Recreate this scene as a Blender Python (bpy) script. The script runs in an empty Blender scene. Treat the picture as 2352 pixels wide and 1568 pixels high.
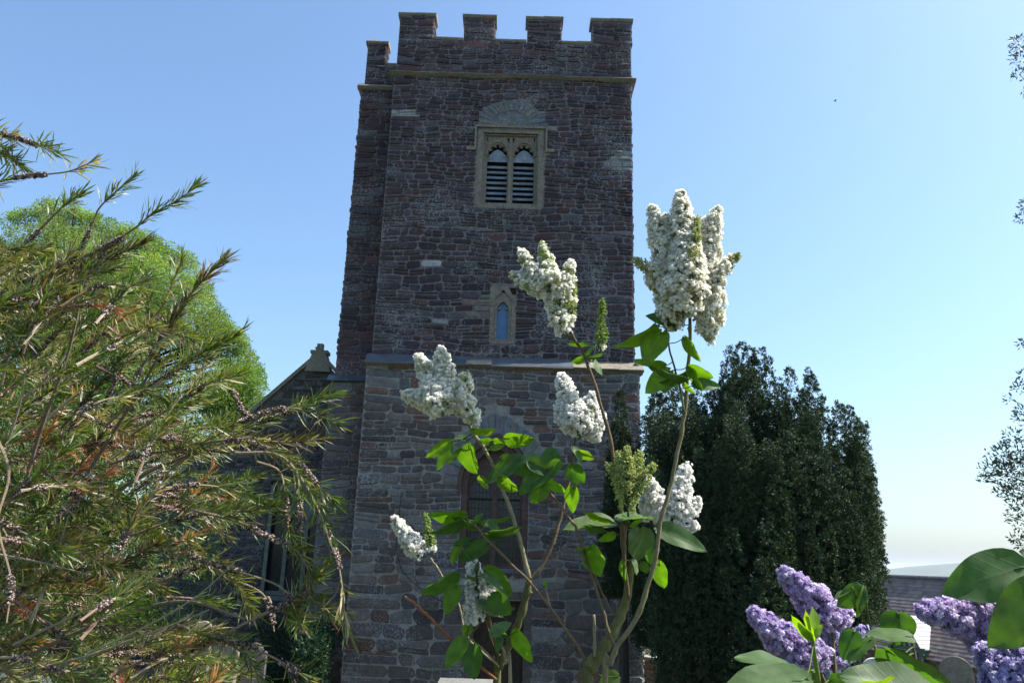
import bpy, math, random
import numpy as np

# ------------------------------------------------------------------ scene, camera, light
sc = bpy.context.scene
COL = sc.collection
CAM = np.array([0.0, 0.0, 1.6])
FOC = 1790.0                      # focal length in pixels of a 2352 px wide picture
PITCH, ROLL = math.radians(15.55), math.radians(1.77)
cF = np.array([0, math.cos(PITCH), math.sin(PITCH)])
cR0 = np.array([1.0, 0, 0]); cU0 = np.array([0, -math.sin(PITCH), math.cos(PITCH)])
cR = math.cos(ROLL) * cR0 + math.sin(ROLL) * cU0
cU = -math.sin(ROLL) * cR0 + math.cos(ROLL) * cU0

def D(x, y, Y):
    """world point seen at (x, y) of the 2352x1568 picture, standing at distance Y"""
    d = cF + (x - 1176) / FOC * cR + (784 - y) / FOC * cU
    return CAM + d * (Y / d[1])

def Zp(x, y, z):
    d = cF + (x - 1176) / FOC * cR + (784 - y) / FOC * cU
    return CAM + d * ((z - 1.6) / d[2])

from mathutils import Matrix, Vector
cam_d = bpy.data.cameras.new("camera"); cam = bpy.data.objects.new("camera", cam_d); COL.objects.link(cam)
cam_d.sensor_width = 36; cam_d.lens = 36 * FOC / 2352; cam_d.clip_start = 0.05; cam_d.clip_end = 60000
m = Matrix(((cR[0], cU[0], -cF[0], CAM[0]), (cR[1], cU[1], -cF[1], CAM[1]), (cR[2], cU[2], -cF[2], CAM[2]), (0, 0, 0, 1)))
cam.matrix_world = m
sc.camera = cam
cam_d.dof.use_dof = False

SUN_EL, SUN_AZ = math.radians(54), math.radians(86)      # azimuth from +Y towards +X
world = bpy.data.worlds.new("World"); sc.world = world; world.use_nodes = True
wn = world.node_tree.nodes; wl = world.node_tree.links
sky = wn.new("ShaderNodeTexSky"); sky.sky_type = 'NISHITA'; sky.sun_disc = False
sky.sun_elevation = SUN_EL; sky.sun_rotation = SUN_AZ
sky.altitude = 0; sky.air_density = 1.15; sky.dust_density = 2.0; sky.ozone_density = 4.6
bg = wn["Background"]; bg.inputs[1].default_value = 0.108
tint = wn.new("ShaderNodeVectorMath"); tint.operation = 'MULTIPLY'; tint.inputs[1].default_value = (0.90, 0.985, 1.0)
wl.new(sky.outputs[0], tint.inputs[0]); wl.new(tint.outputs[0], bg.inputs[0])
sun_d = bpy.data.lights.new("sun", 'SUN'); sun_d.energy = 4.8; sun_d.angle = math.radians(0.53); sun_d.color = (1, 0.95, 0.87)
sun = bpy.data.objects.new("sun", sun_d); COL.objects.link(sun)
sdir = Vector((math.cos(SUN_EL) * math.sin(SUN_AZ), math.cos(SUN_EL) * math.cos(SUN_AZ), math.sin(SUN_EL)))
sun.rotation_euler = sdir.to_track_quat('Z', 'Y').to_euler()
sc.view_settings.view_transform = 'Standard'; sc.view_settings.look = 'None'
sc.view_settings.exposure = 1.22; sc.view_settings.gamma = 1
sc.cycles.max_bounces = 10; sc.cycles.diffuse_bounces = 7; sc.cycles.transparent_max_bounces = 8; sc.cycles.transmission_bounces = 4
sc.cycles.volume_bounces = 0

rnd = random.Random(7)
NR = np.random.default_rng(11)

# ------------------------------------------------------------------ materials
def newmat(name):
    m = bpy.data.materials.new(name); m.use_nodes = True
    nt = m.node_tree
    return m, nt, nt.nodes, nt.links, nt.nodes["Principled BSDF"]

def mat_stone(name, base=None, speck=0.5, speck_col=(0.42, 0.43, 0.40), rough=0.9, bump=0.5, moss=0.0, scale=1.0, var=0.35):
    """vertex colour (or base) broken up by fine noise and patches of lichen"""
    m, nt, N, L, P = newmat(name)
    P.inputs["Roughness"].default_value = rough; P.inputs["Specular IOR Level"].default_value = 0.25
    tc = N.new("ShaderNodeTexCoord")
    if base is None:
        a = N.new("ShaderNodeAttribute"); a.attribute_name = "Col"; src = a.outputs["Color"]
    else:
        rgb = N.new("ShaderNodeRGB"); rgb.outputs[0].default_value = (*base, 1); src = rgb.outputs[0]
    n1 = N.new("ShaderNodeTexNoise"); n1.inputs["Scale"].default_value = 9 * scale; n1.inputs["Detail"].default_value = 8; n1.inputs["Roughness"].default_value = 0.7
    L.new(tc.outputs["Object"], n1.inputs["Vector"])
    mr = N.new("ShaderNodeMapRange"); mr.inputs[1].default_value = 0.3; mr.inputs[2].default_value = 0.7
    mr.inputs[3].default_value = 1 - var; mr.inputs[4].default_value = 1 + var
    L.new(n1.outputs["Fac"], mr.inputs[0])
    mul = N.new("ShaderNodeVectorMath"); mul.operation = 'SCALE'
    L.new(src, mul.inputs[0]); L.new(mr.outputs[0], mul.inputs["Scale"])
    # lichen: fine specks gated by large patches
    n2 = N.new("ShaderNodeTexNoise"); n2.inputs["Scale"].default_value = 26 * scale; n2.inputs["Detail"].default_value = 5; n2.inputs["Roughness"].default_value = 0.75
    n3 = N.new("ShaderNodeTexNoise"); n3.inputs["Scale"].default_value = 0.9 * scale; n3.inputs["Detail"].default_value = 4
    L.new(tc.outputs["Object"], n2.inputs["Vector"]); L.new(tc.outputs["Object"], n3.inputs["Vector"])
    ad = N.new("ShaderNodeMath"); ad.operation = 'MULTIPLY_ADD'; ad.inputs[1].default_value = 0.45; ad.inputs[2].default_value = 0
    L.new(n3.outputs["Fac"], ad.inputs[0])
    ad2 = N.new("ShaderNodeMath"); ad2.operation = 'ADD'; L.new(ad.outputs[0], ad2.inputs[0]); L.new(n2.outputs["Fac"], ad2.inputs[1])
    cr = N.new("ShaderNodeValToRGB")
    e = cr.color_ramp.elements; e[0].position = 0.86 - 0.12 * speck; e[1].position = 0.98 - 0.12 * speck
    e[0].color = (0, 0, 0, 1); e[1].color = (0.75, 0.75, 0.75, 1)
    L.new(ad2.outputs[0], cr.inputs[0])
    mx = N.new("ShaderNodeMix"); mx.data_type = 'RGBA'
    L.new(cr.outputs[0], mx.inputs[0]); L.new(mul.outputs[0], mx.inputs[6]); mx.inputs[7].default_value = (*speck_col, 1)
    out = mx.outputs[2]
    if moss > 0:
        n4 = N.new("ShaderNodeTexNoise"); n4.inputs["Scale"].default_value = 2.2 * scale; n4.inputs["Detail"].default_value = 6
        L.new(tc.outputs["Object"], n4.inputs["Vector"])
        c4 = N.new("ShaderNodeValToRGB"); c4.color_ramp.elements[0].position = 0.62 - 0.25 * moss; c4.color_ramp.elements[1].position = 0.75 - 0.2 * moss
        c4.color_ramp.elements[0].color = (0, 0, 0, 1); c4.color_ramp.elements[1].color = (0.8, 0.8, 0.8, 1)
        L.new(n4.outputs["Fac"], c4.inputs[0])
        m4 = N.new("ShaderNodeMix"); m4.data_type = 'RGBA'; L.new(c4.outputs[0], m4.inputs[0]); L.new(out, m4.inputs[6]); m4.inputs[7].default_value = (0.25, 0.22, 0.14, 1)
        out = m4.outputs[2]
    L.new(out, P.inputs["Base Color"])
    b = N.new("ShaderNodeBump"); b.inputs["Strength"].default_value = bump; b.inputs["Distance"].default_value = 0.02
    L.new(n2.outputs["Fac"], b.inputs["Height"]); L.new(b.outputs[0], P.inputs["Normal"])
    return m

def mat_leaf(name, trans=0.45, rough=0.45, spec=0.4, veins=False, tint=(1.5, 1.7, 0.5), scale=30):
    """vertex-coloured leaf: diffuse and gloss above, light coming through as yellower green"""
    m, nt, N, L, P = newmat(name)
    P.inputs["Roughness"].default_value = rough; P.inputs["Specular IOR Level"].default_value = spec
    a = N.new("ShaderNodeAttribute"); a.attribute_name = "Col"
    src = a.outputs["Color"]
    if veins:
        uv = N.new("ShaderNodeUVMap"); sep = N.new("ShaderNodeSeparateXYZ"); L.new(uv.outputs[0], sep.inputs[0])
        ab = N.new("ShaderNodeMath"); ab.operation = 'ABSOLUTE'; L.new(sep.outputs[0], ab.inputs[0])
        ma = N.new("ShaderNodeMath"); ma.operation = 'MULTIPLY_ADD'; L.new(ab.outputs[0], ma.inputs[0]); ma.inputs[1].default_value = -0.62; L.new(sep.outputs[1], ma.inputs[2])
        sn = N.new("ShaderNodeMath"); sn.operation = 'MULTIPLY'; L.new(ma.outputs[0], sn.inputs[0]); sn.inputs[1].default_value = 36
        si = N.new("ShaderNodeMath"); si.operation = 'SINE'; L.new(sn.outputs[0], si.inputs[0])
        pw = N.new("ShaderNodeMapRange"); pw.inputs[1].default_value = 0.86; pw.inputs[2].default_value = 1.0; L.new(si.outputs[0], pw.inputs[0])
        mid = N.new("ShaderNodeMapRange"); mid.inputs[1].default_value = 0.05; mid.inputs[2].default_value = 0.0; L.new(ab.outputs[0], mid.inputs[0])
        mxv = N.new("ShaderNodeMath"); mxv.operation = 'MAXIMUM'; L.new(pw.outputs[0], mxv.inputs[0]); L.new(mid.outputs[0], mxv.inputs[1])
        nz = N.new("ShaderNodeTexNoise"); nz.inputs["Scale"].default_value = scale; nz.inputs["Detail"].default_value = 5
        mrr = N.new("ShaderNodeMapRange"); mrr.inputs[1].default_value = 0.3; mrr.inputs[2].default_value = 0.7; mrr.inputs[3].default_value = 0.75; mrr.inputs[4].default_value = 1.2
        tc = N.new("ShaderNodeTexCoord"); L.new(tc.outputs["Object"], nz.inputs["Vector"]); L.new(nz.outputs["Fac"], mrr.inputs[0])
        vs = N.new("ShaderNodeMath"); vs.operation = 'MULTIPLY_ADD'; L.new(mxv.outputs[0], vs.inputs[0]); vs.inputs[1].default_value = 0.05; L.new(mrr.outputs[0], vs.inputs[2])
        sc_ = N.new("ShaderNodeVectorMath"); sc_.operation = 'SCALE'; L.new(src, sc_.inputs[0]); L.new(vs.outputs[0], sc_.inputs["Scale"]); src = sc_.outputs[0]
        sp_ = N.new("ShaderNodeTexNoise"); sp_.inputs["Scale"].default_value = 110; sp_.inputs["Detail"].default_value = 3; L.new(tc.outputs["Object"], sp_.inputs["Vector"])
        s2_ = N.new("ShaderNodeMapRange"); s2_.inputs[1].default_value = 0.69; s2_.inputs[2].default_value = 0.74; s2_.inputs[4].default_value = 0.75; L.new(sp_.outputs["Fac"], s2_.inputs[0])
        mb_ = N.new("ShaderNodeMix"); mb_.data_type = 'RGBA'; L.new(s2_.outputs[0], mb_.inputs[0]); L.new(src, mb_.inputs[6]); mb_.inputs[7].default_value = (.10, .065, .025, 1); src = mb_.outputs[2]
        bm_ = N.new("ShaderNodeBump"); bm_.inputs["Strength"].default_value = 0.15; bm_.inputs["Distance"].default_value = 0.0012; bm_.invert = True
        L.new(mxv.outputs[0], bm_.inputs["Height"]); L.new(bm_.outputs[0], P.inputs["Normal"])
    L.new(src, P.inputs["Base Color"])
    if trans > 0:
        t = N.new("ShaderNodeBsdfTranslucent")
        tm = N.new("ShaderNodeVectorMath"); tm.operation = 'MULTIPLY'; L.new(src, tm.inputs[0]); tm.inputs[1].default_value = tint
        L.new(tm.outputs[0], t.inputs[0])
        mx = N.new("ShaderNodeMixShader"); mx.inputs[0].default_value = trans
        L.new(P.outputs[0], mx.inputs[1]); L.new(t.outputs[0], mx.inputs[2]); L.new(mx.outputs[0], N["Material Output"].inputs[0])
    return m

def mat_plain(name, col, rough=0.7, spec=0.3, noise=0.25, scale=8, bump=0.2, metal=0, coat=0):
    m, nt, N, L, P = newmat(name)
    P.inputs["Roughness"].default_value = rough; P.inputs["Specular IOR Level"].default_value = spec; P.inputs["Metallic"].default_value = metal
    tc = N.new("ShaderNodeTexCoord"); n = N.new("ShaderNodeTexNoise"); n.inputs["Scale"].default_value = scale; n.inputs["Detail"].default_value = 7
    L.new(tc.outputs["Object"], n.inputs["Vector"])
    mr = N.new("ShaderNodeMapRange"); mr.inputs[1].default_value = 0.3; mr.inputs[2].default_value = 0.7; mr.inputs[3].default_value = 1 - noise; mr.inputs[4].default_value = 1 + noise
    L.new(n.outputs["Fac"], mr.inputs[0])
    s = N.new("ShaderNodeVectorMath"); s.operation = 'SCALE'; s.inputs[0].default_value = col; L.new(mr.outputs[0], s.inputs["Scale"])
    L.new(s.outputs[0], P.inputs["Base Color"])
    b = N.new("ShaderNodeBump"); b.inputs["Strength"].default_value = bump; b.inputs["Distance"].default_value = 0.01
    L.new(n.outputs["Fac"], b.inputs["Height"]); L.new(b.outputs[0], P.inputs["Normal"])
    return m

# ------------------------------------------------------------------ mesh builder
class MB:
    def __init__(s): s.v = []; s.f = []; s.c = []; s.uv = None; s.n = 0
    def add(s, verts, faces, col=(0.2, 0.2, 0.2)):
        verts = np.asarray(verts, float).reshape(-1, 3)
        s.v.append(verts); k = len(verts)
        c = np.asarray(col, float)
        if c.ndim == 1: c = np.tile(c, (k, 1))
        s.c.append(c)
        f = np.asarray(faces, dtype=np.int64) if not isinstance(faces, list) else faces
        if isinstance(f, list):
            by = {}
            for q in f: by.setdefault(len(q), []).append(q)
            for q in by.values(): s.f.append(np.asarray(q, dtype=np.int64) + s.n)
        else: s.f.append(f + s.n)
        s.n += k
    def box(s, a, b, col=(0.2, 0.2, 0.2), M=None):
        x0, y0, z0 = a; x1, y1, z1 = b
        v = np.array([[x0, y0, z0], [x1, y0, z0], [x1, y1, z0], [x0, y1, z0], [x0, y0, z1], [x1, y0, z1], [x1, y1, z1], [x0, y1, z1]], float)
        if M is not None: v = v @ M[0].T + M[1]
        s.add(v, [(0, 3, 2, 1), (4, 5, 6, 7), (0, 1, 5, 4), (1, 2, 6, 5), (2, 3, 7, 6), (3, 0, 4, 7)], col)
    def quads(s, Q, cols):
        """Q (n,4,3), cols (n,3)"""
        n = len(Q)
        s.add(Q.reshape(-1, 3), np.arange(4 * n).reshape(n, 4), np.repeat(cols, 4, 0))
    def tube(s, pts, rad, sides=6, col=(0.2, 0.15, 0.1), caps=True):
        pts = np.asarray(pts, float); n = len(pts); rad = np.broadcast_to(rad, (n,))
        t = np.gradient(pts, axis=0); t /= np.linalg.norm(t, axis=1)[:, None] + 1e-9
        ref = np.array([0.3, 1, 0.2]); V = []
        for i in range(n):
            a = np.cross(t[i], ref); a /= np.linalg.norm(a) + 1e-9; b = np.cross(t[i], a)
            ang = np.arange(sides) * 2 * math.pi / sides
            V.append(pts[i] + rad[i] * (np.cos(ang)[:, None] * a + np.sin(ang)[:, None] * b))
        F = [(i * sides + j, i * sides + (j + 1) % sides, (i + 1) * sides + (j + 1) % sides, (i + 1) * sides + j) for i in range(n - 1) for j in range(sides)]
        if caps:
            F.append(tuple(range(sides))[::-1]); F.append(tuple((n - 1) * sides + j for j in range(sides)))
        s.add(np.concatenate(V), F, col)
    def build(s, name, mat, parent=None, smooth=False, uv=None):
        me = bpy.data.meshes.new(name)
        V = np.concatenate(s.v); C = np.concatenate(s.c)
        org = np.zeros(3)
        me.vertices.add(len(V)); me.vertices.foreach_set("co", V.astype(np.float32).ravel())
        li = np.concatenate([f.ravel() for f in s.f]); lt = np.concatenate([np.full(len(f), f.shape[1]) for f in s.f])
        ls = np.concatenate([[0], np.cumsum(lt)[:-1]])
        me.loops.add(len(li)); me.loops.foreach_set("vertex_index", li.astype(np.int32))
        me.polygons.add(len(lt)); me.polygons.foreach_set("loop_start", ls.astype(np.int32)); me.polygons.foreach_set("loop_total", lt.astype(np.int32))
        me.polygons.foreach_set("use_smooth", np.full(len(lt), smooth))
        a = me.color_attributes.new("Col", 'FLOAT_COLOR', 'POINT')
        a.data.foreach_set("color", np.concatenate([C, np.ones((len(C), 1))], 1).astype(np.float32).ravel())
        if uv is not None:
            u = me.uv_layers.new(name="UVMap"); u.data.foreach_set("uv", uv[li].astype(np.float32).ravel())
        me.update(calc_edges=True)
        if not np.all(np.isfinite(V)): raise ValueError(name)
        me.materials.append(mat)
        o = bpy.data.objects.new(name, me); COL.objects.link(o)
        if parent is not None: o.parent = parent
        return o

def tag(o, label=None, cat=None, group=None, kind=None):
    if label: o["label"] = label
    if cat: o["category"] = cat
    if group: o["group"] = group
    if kind: o["kind"] = kind
    return o

def empty(name, loc, label=None, cat=None, group=None):
    """an Empty at the base of a thing; parts keep world coordinates through the inverse"""
    o = bpy.data.objects.new(name, None); COL.objects.link(o); o.location = loc; o.empty_display_size = 0.2
    return tag(o, label, cat, group)

def settle(root):
    """put the children's mesh data in the frame of their parent Empty"""
    off = Vector(root.location)
    for c in root.children:
        if c.type == 'MESH': c.matrix_parent_inverse = Matrix.Translation(-off)

def smooth_path(p, n=6):
    """Catmull-Rom through the points"""
    p = np.asarray(p, float)
    if len(p) < 3: return np.array([p[0] + (p[-1] - p[0]) * t for t in np.linspace(0, 1, n + 1)])
    q = np.vstack([2 * p[0] - p[1], p, 2 * p[-1] - p[-2]]); out = []
    for i in range(1, len(q) - 2):
        for t in np.linspace(0, 1, n, endpoint=False):
            a, b, c, d = q[i - 1], q[i], q[i + 1], q[i + 2]
            out.append(0.5 * ((2 * b) + (c - a) * t + (2 * a - 5 * b + 4 * c - d) * t * t + (3 * b - a - 3 * c + d) * t ** 3))
    out.append(p[-1]); return np.array(out)

def unit(v): return v / (np.linalg.norm(v) + 1e-12)

# ------------------------------------------------------------------ setting: ground, sea, hill, haze
M_ground = mat_plain("grass_ground", (0.075, 0.082, 0.045), 0.95, 0.1, 0.5, 1.7, 0.6)
M_sea = mat_plain("sea_water", (0.03, 0.06, 0.08), 0.25, 0.5, 0.1, 0.02, 0.1)
M_hill = mat_plain("far_hill", (0.07, 0.09, 0.05), 0.95, 0.1, 0.3, 0.004, 0.1)

def ground_z(x, y):
    z = np.interp(y, [-40, 3, 8, 14, 23, 30, 60, 200, 600, 1500], [0.1, 0.0, -0.8, -1.6, -1.65, -3.6, -7, -22, -41, -46])
    return z + 0.04 * math.sin(x * 0.9) * math.cos(y * 0.7)
mb = MB()
xs = np.concatenate([-np.geomspace(3000, 25, 10), np.linspace(-20, 20, 33), np.geomspace(25, 3000, 10)])
ys = np.concatenate([[-60, -20], np.linspace(-5, 40, 46), np.geomspace(50, 1500, 14)])
V = [(x, y, ground_z(x, y) + (0 if abs(x) < 60 else -abs(x) * 0.012)) for y in ys for x in xs]
nx = len(xs)
mb.add(V, [(j * nx + i, j * nx + i + 1, (j + 1) * nx + i + 1, (j + 1) * nx + i) for j in range(len(ys) - 1) for i in range(nx - 1)])
tag(mb.build("ground", M_ground, smooth=True), kind="structure")
mb = MB(); mb.add([(-30000, 300, -40), (30000, 300, -40), (30000, 40000, -40), (-30000, 40000, -40)], [(0, 1, 2, 3)])
tag(mb.build("sea", M_sea), kind="structure")
mb = MB()
hx = np.linspace(0, 1, 60); HY = 6500
hl = D(2085, 1305, HY); hr = D(2420, 1320, HY)
def hprof(t):
    return np.interp(t, [0, .12, .18, .28, .4, .46, .6, .75, .9, 1], [0, .12, .3, .8, 1, .95, .98, .7, .6, .5]) + 0.03 * math.sin(t * 40)
H = []
for j, (dy, k) in enumerate([(0, 0.0), (250, 0.55), (600, 1.0), (1400, 0.7), (2500, 0)]):
    for t in hx: H.append((hl[0] + (hr[0] - hl[0]) * 1.0 * t, HY - 600 + dy, -40 + (120) * hprof(t) * k))
mb.add(H, [(j * 60 + i, j * 60 + i + 1, (j + 1) * 60 + i + 1, (j + 1) * 60 + i) for j in range(4) for i in range(59)])
tag(mb.build("hill", M_hill, smooth=True), kind="structure")

# ------------------------------------------------------------------ masonry
def masonry(mb, u0, u1, w0, w1, mp, colf, holes=(), h=(0.09, 0.2), wd=(0.16, 0.45), gap=0.016, proud=(0.006, 0.042), split=0.33, wav=0.034, quoin=True, seed=1):
    """coursed rubble: every stone a block with chipped corners standing a little proud; mp(u, w, d) -> world point"""
    R = random.Random(seed); z = w0; V = []; F = []; C = []; n = 0; ph = R.random() * 6
    row = 0
    def stone(a, b, c, d_):
        nonlocal n
        if b - a < 0.05 or d_ - c < 0.035: return
        a += gap * R.uniform(.3, .7); b -= gap * R.uniform(.3, .7); c += gap * R.uniform(.3, .7); d_ -= gap * R.uniform(.3, .7)
        k = min(b - a, d_ - c); cut = [k * R.uniform(.08, .42) for _ in range(4)]
        j = lambda: R.uniform(-.10, .07) * k
        def wv(u, w): return w + wav * math.sin(u * 1.7 + w * 2.3 + ph) + wav * .5 * math.sin(u * 5.1 + w * 4 + ph)
        o = [(a + cut[0], c + j()), (b - cut[1], c + j()), (b + j() * .5, c + cut[1]), (b + j() * .5, d_ - cut[2]), (b - cut[2], d_ + j()), (a + cut[3], d_ + j()), (a + j() * .5, d_ - cut[3]), (a + j() * .5, c + cut[0])]
        cu, cw = (a + b) / 2, (c + d_) / 2; p = R.uniform(*proud); tilt = R.uniform(-.3, .3) * p; tl2 = R.uniform(-.3, .3) * p
        base = [mp(u, wv(u, w), 0) for u, w in o]
        ins = 0.93 if k > .12 else .9
        top = [mp(cu + (u - cu) * ins, wv(cu + (u - cu) * ins, cw + (w - cw) * (ins - .03)), p * .8 + tilt * (u - cu) / (b - a) + tl2 * (w - cw) / (d_ - c)) for u, w in o]
        V.extend(base); V.extend(top); V.append(mp(cu, wv(cu, cw), p * R.uniform(.9, 1.3)))
        for i in range(8): F.append((n + i, n + (i + 1) % 8, n + 8 + (i + 1) % 8, n + 8 + i))
        for i in range(8): F.append((n + 8 + i, n + 8 + (i + 1) % 8, n + 16))
        c_ = colf(cu, cw, R)
        for q in range(17):
            s = R.uniform(.88, 1.12); C.append((c_[0] * s, c_[1] * s, c_[2] * s))
        n += 17
    while z < w1 - 0.03:
        hh = min(R.uniform(*h), w1 - z)
        if w1 - z - hh < h[0] * .6: hh = w1 - z
        iv = [(u0, u1)]
        for (a, b, c, d_) in holes:
            if c < z + hh * .8 and d_ > z + hh * .2:
                nv = []
                for (p, q) in iv:
                    if b <= p or a >= q: nv.append((p, q)); continue
                    if a > p: nv.append((p, a))
                    if b < q: nv.append((b, q))
                iv = nv
        for (p, q) in iv:
            u = p; first = True
            while u < q - 0.04:
                w = R.uniform(*wd) * (0.8 + 0.5 * hh / h[1])
                if quoin and first and p == u0: w *= R.choice([1.0, 1.6])
                if q - u - w < wd[0]: w = q - u
                if w > wd[1] * 2: w = wd[1] * 1.3
                if R.random() < split and hh > (h[0] + h[1]) / 2 * .9:
                    s = R.uniform(.35, .65) * hh; stone(u, u + w, z, z + s); stone(u, u + w, z + s, z + hh)
                else: stone(u, u + w, z, z + hh)
                u += w; first = False
        z += hh; row += 1
    if n: mb.add(V, F, np.array(C))

PAL_UP = [((0.064, 0.043, 0.051), 5), ((0.082, 0.052, 0.058), 5), ((0.052, 0.041, 0.054), 4), ((0.096, 0.054, 0.056), 1.5), ((0.085, 0.08, 0.09), 2), ((0.072, 0.060, 0.078), 3), ((0.11, 0.058, 0.055), .3)]
PAL_LO = [((0.095, 0.078, 0.075), 5), ((0.12, 0.10, 0.095), 5), ((0.075, 0.062, 0.066), 4), ((0.125, 0.075, 0.062), 1.5), ((0.145, 0.135, 0.13), 3), ((0.10, 0.10, 0.105), 2), ((0.14, 0.075, 0.06), .25)]
PAL_NAVE = [((0.05, 0.05, 0.052), 5), ((0.075, 0.07, 0.065), 4), ((0.11, 0.105, 0.095), 3), ((0.16, 0.155, 0.14), 1), ((0.06, 0.045, 0.04), 2)]
def pick(pal, R):
    t = R.random() * sum(w for _, w in pal)
    for c, w in pal:
        t -= w
        if t <= 0: return c
    return pal[-1][0]

MORTAR_UP = (0.155, 0.138, 0.142); MORTAR_LO = (0.235, 0.215, 0.195)
M_wall = mat_stone("rubble_stone", None, 0.66, (0.30, 0.32, 0.33), 0.92, 0.6)
M_dress = mat_stone("dressed_limestone", (0.19, 0.162, 0.13), 0.55, (0.30, 0.30, 0.26), 0.85, 0.5, 0.2, 1.9, 0.5)
M_coping = mat_stone("lichened_coping", (0.20, 0.175, 0.135), 0.8, (0.45, 0.44, 0.36), 0.9, 0.6, 0.25, 1.6)
M_redstone = mat_stone("red_sandstone", (0.088, 0.055, 0.048), 0.3, (0.22, 0.17, 0.14), 0.9, 0.35, 0.0, 1.5)
M_lead = mat_plain("lead_flashing", (0.055, 0.068, 0.085), 0.5, 0.5, 0.3, 4, 0.2)
M_louvre = mat_plain("louvre_slate", (0.20, 0.24, 0.28), 0.5, 0.4, 0.3, 9, 0.3)
M_dark = mat_plain("shade_and_lead_black", (0.012, 0.013, 0.016), 0.8, 0.1, 0.1, 5, 0)  # near-black for painted shade behind openings; also colours the leading
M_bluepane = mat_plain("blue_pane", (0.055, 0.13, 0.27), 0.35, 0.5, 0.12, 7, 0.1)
M_wood = mat_plain("dark_oak", (0.045, 0.032, 0.024), 0.8, 0.2, 0.35, 12, 0.4)
M_glass, nt_, N_, L_, P_ = newmat("dark_leaded_glass")
P_.inputs["Base Color"].default_value = (0.012, 0.014, 0.02, 1); P_.inputs["Roughness"].default_value = 0.18
tc_ = N_.new("ShaderNodeTexCoord"); v_ = N_.new("ShaderNodeTexVoronoi"); v_.inputs["Scale"].default_value = 16
L_.new(tc_.outputs["Object"], v_.inputs["Vector"])
b_ = N_.new("ShaderNodeBump"); b_.inputs["Strength"].default_value = 0.6; b_.inputs["Distance"].default_value = 0.02
L_.new(v_.outputs["Color"], b_.inputs["Height"]); L_.new(b_.outputs[0], P_.inputs["Normal"])

def front(yf):  return lambda u, w, d: (u, yf - d, w)
def right(xf):  return lambda u, w, d: (xf + d, u, w)      # u runs along +Y
def left(xf):   return lambda u, w, d: (xf - d, -u, w)     # u runs along -Y

def holed(mb, u0, u1, w0, w1, mp, holes, col, reveal=0.4):
    us = sorted({u0, u1, *[h[0] for h in holes], *[h[1] for h in holes]}); ws = sorted({w0, w1, *[h[2] for h in holes], *[h[3] for h in holes]})
    for i in range(len(us) - 1):
        for j in range(len(ws) - 1):
            cu, cw = (us[i] + us[i + 1]) / 2, (ws[j] + ws[j + 1]) / 2
            if any(a < cu < b and c < cw < d for a, b, c, d in holes): continue
            mb.add([mp(us[i], ws[j], 0), mp(us[i + 1], ws[j], 0), mp(us[i + 1], ws[j + 1], 0), mp(us[i], ws[j + 1], 0)], [(0, 1, 2, 3)], col)
    for a, b, c, d in holes:
        if reveal <= 0: continue
        r = [(a, c), (b, c), (b, d), (a, d)]
        for k in range(4):
            p, q = r[k], r[(k + 1) % 4]
            mb.add([mp(*p, 0), mp(*q, 0), mp(*q, -reveal), mp(*p, -reveal)], [(0, 1, 2, 3)], col)

church = empty("church", (-0.2, 17.3, -1.65), "old purple-brown stone church with a battlemented tower and pale belfry window", "church")
TX0, TX1, TY = -3.20, 2.82, 17.30       # upper stage
LX0, LX1, LY = -3.27, 2.90, 17.18       # lower stage
BX0, BX1 = -1.00, 0.64
H_BELF = (-0.86, 0.50, 9.86, 11.78); H_LAN = (-0.52, 0.06, 6.38, 7.72); H_WEST = (-1.00, 0.46, 1.38, 4.15); H_DOOR = (-0.62, 0.42, -1.8, 0.75)

def patch(cx, cw, rx, rw):
    return lambda u, w: ((u - cx) / rx) ** 2 + ((w - cw) / rw) ** 2 < 1
P1 = lambda u, w: w > 11.85 and ((u + 0.17) / 0.92) ** 2 + ((w - 11.85) / 0.88) ** 2 < 1
P2 = patch(-3.0, 12.3, 0.26, 0.13); P3 = patch(-1.9, 8.23, 0.30, 0.12); P4 = patch(2.55, 11.1, 0.35, 0.3); P5 = patch(-1.55, 6.85, 0.16, 0.14); P6 = patch(-0.75, 7.2, 0.3, 0.35)
P7 = patch(0.45, 10.6, 0.25, 0.8)
def col_up(u, w, R):
    if P1(u, w): return tuple(x * R.uniform(.8, 1.15) for x in (0.19, 0.21, 0.22))
    if P3(u, w): return (0.33, 0.33, 0.34)
    if P2(u, w): return (0.27, 0.27, 0.26)
    if P5(u, w) or P4(u, w): return (0.19, 0.20, 0.20)
    if P7(u, w) or P6(u, w): return tuple(x * R.uniform(.8, 1.1) for x in (0.15, 0.14, 0.13))
    c = pick(PAL_UP, R); s = R.uniform(.55, .95)
    if w > 12.6: s *= 1.15
    return tuple(x * s for x in c)
def col_lo(u, w, R):
    c = pick(PAL_LO, R); s = R.uniform(.72, 1.25)
    if w < 0.8: s *= 0.95
    return tuple(x * s for x in c)
def col_arch(u, w, R):
    return tuple(x * R.uniform(.85, 1.1) for x in (0.145, 0.15, 0.155))
def col_dk(u, w, R):
    c = pick(PAL_UP, R); s = R.uniform(.6, 1.0); return tuple(x * s for x in c)
def col_nv(u, w, R):
    c = pick(PAL_NAVE, R); s = R.uniform(.8, 1.2); return tuple(x * s for x in c)

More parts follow.
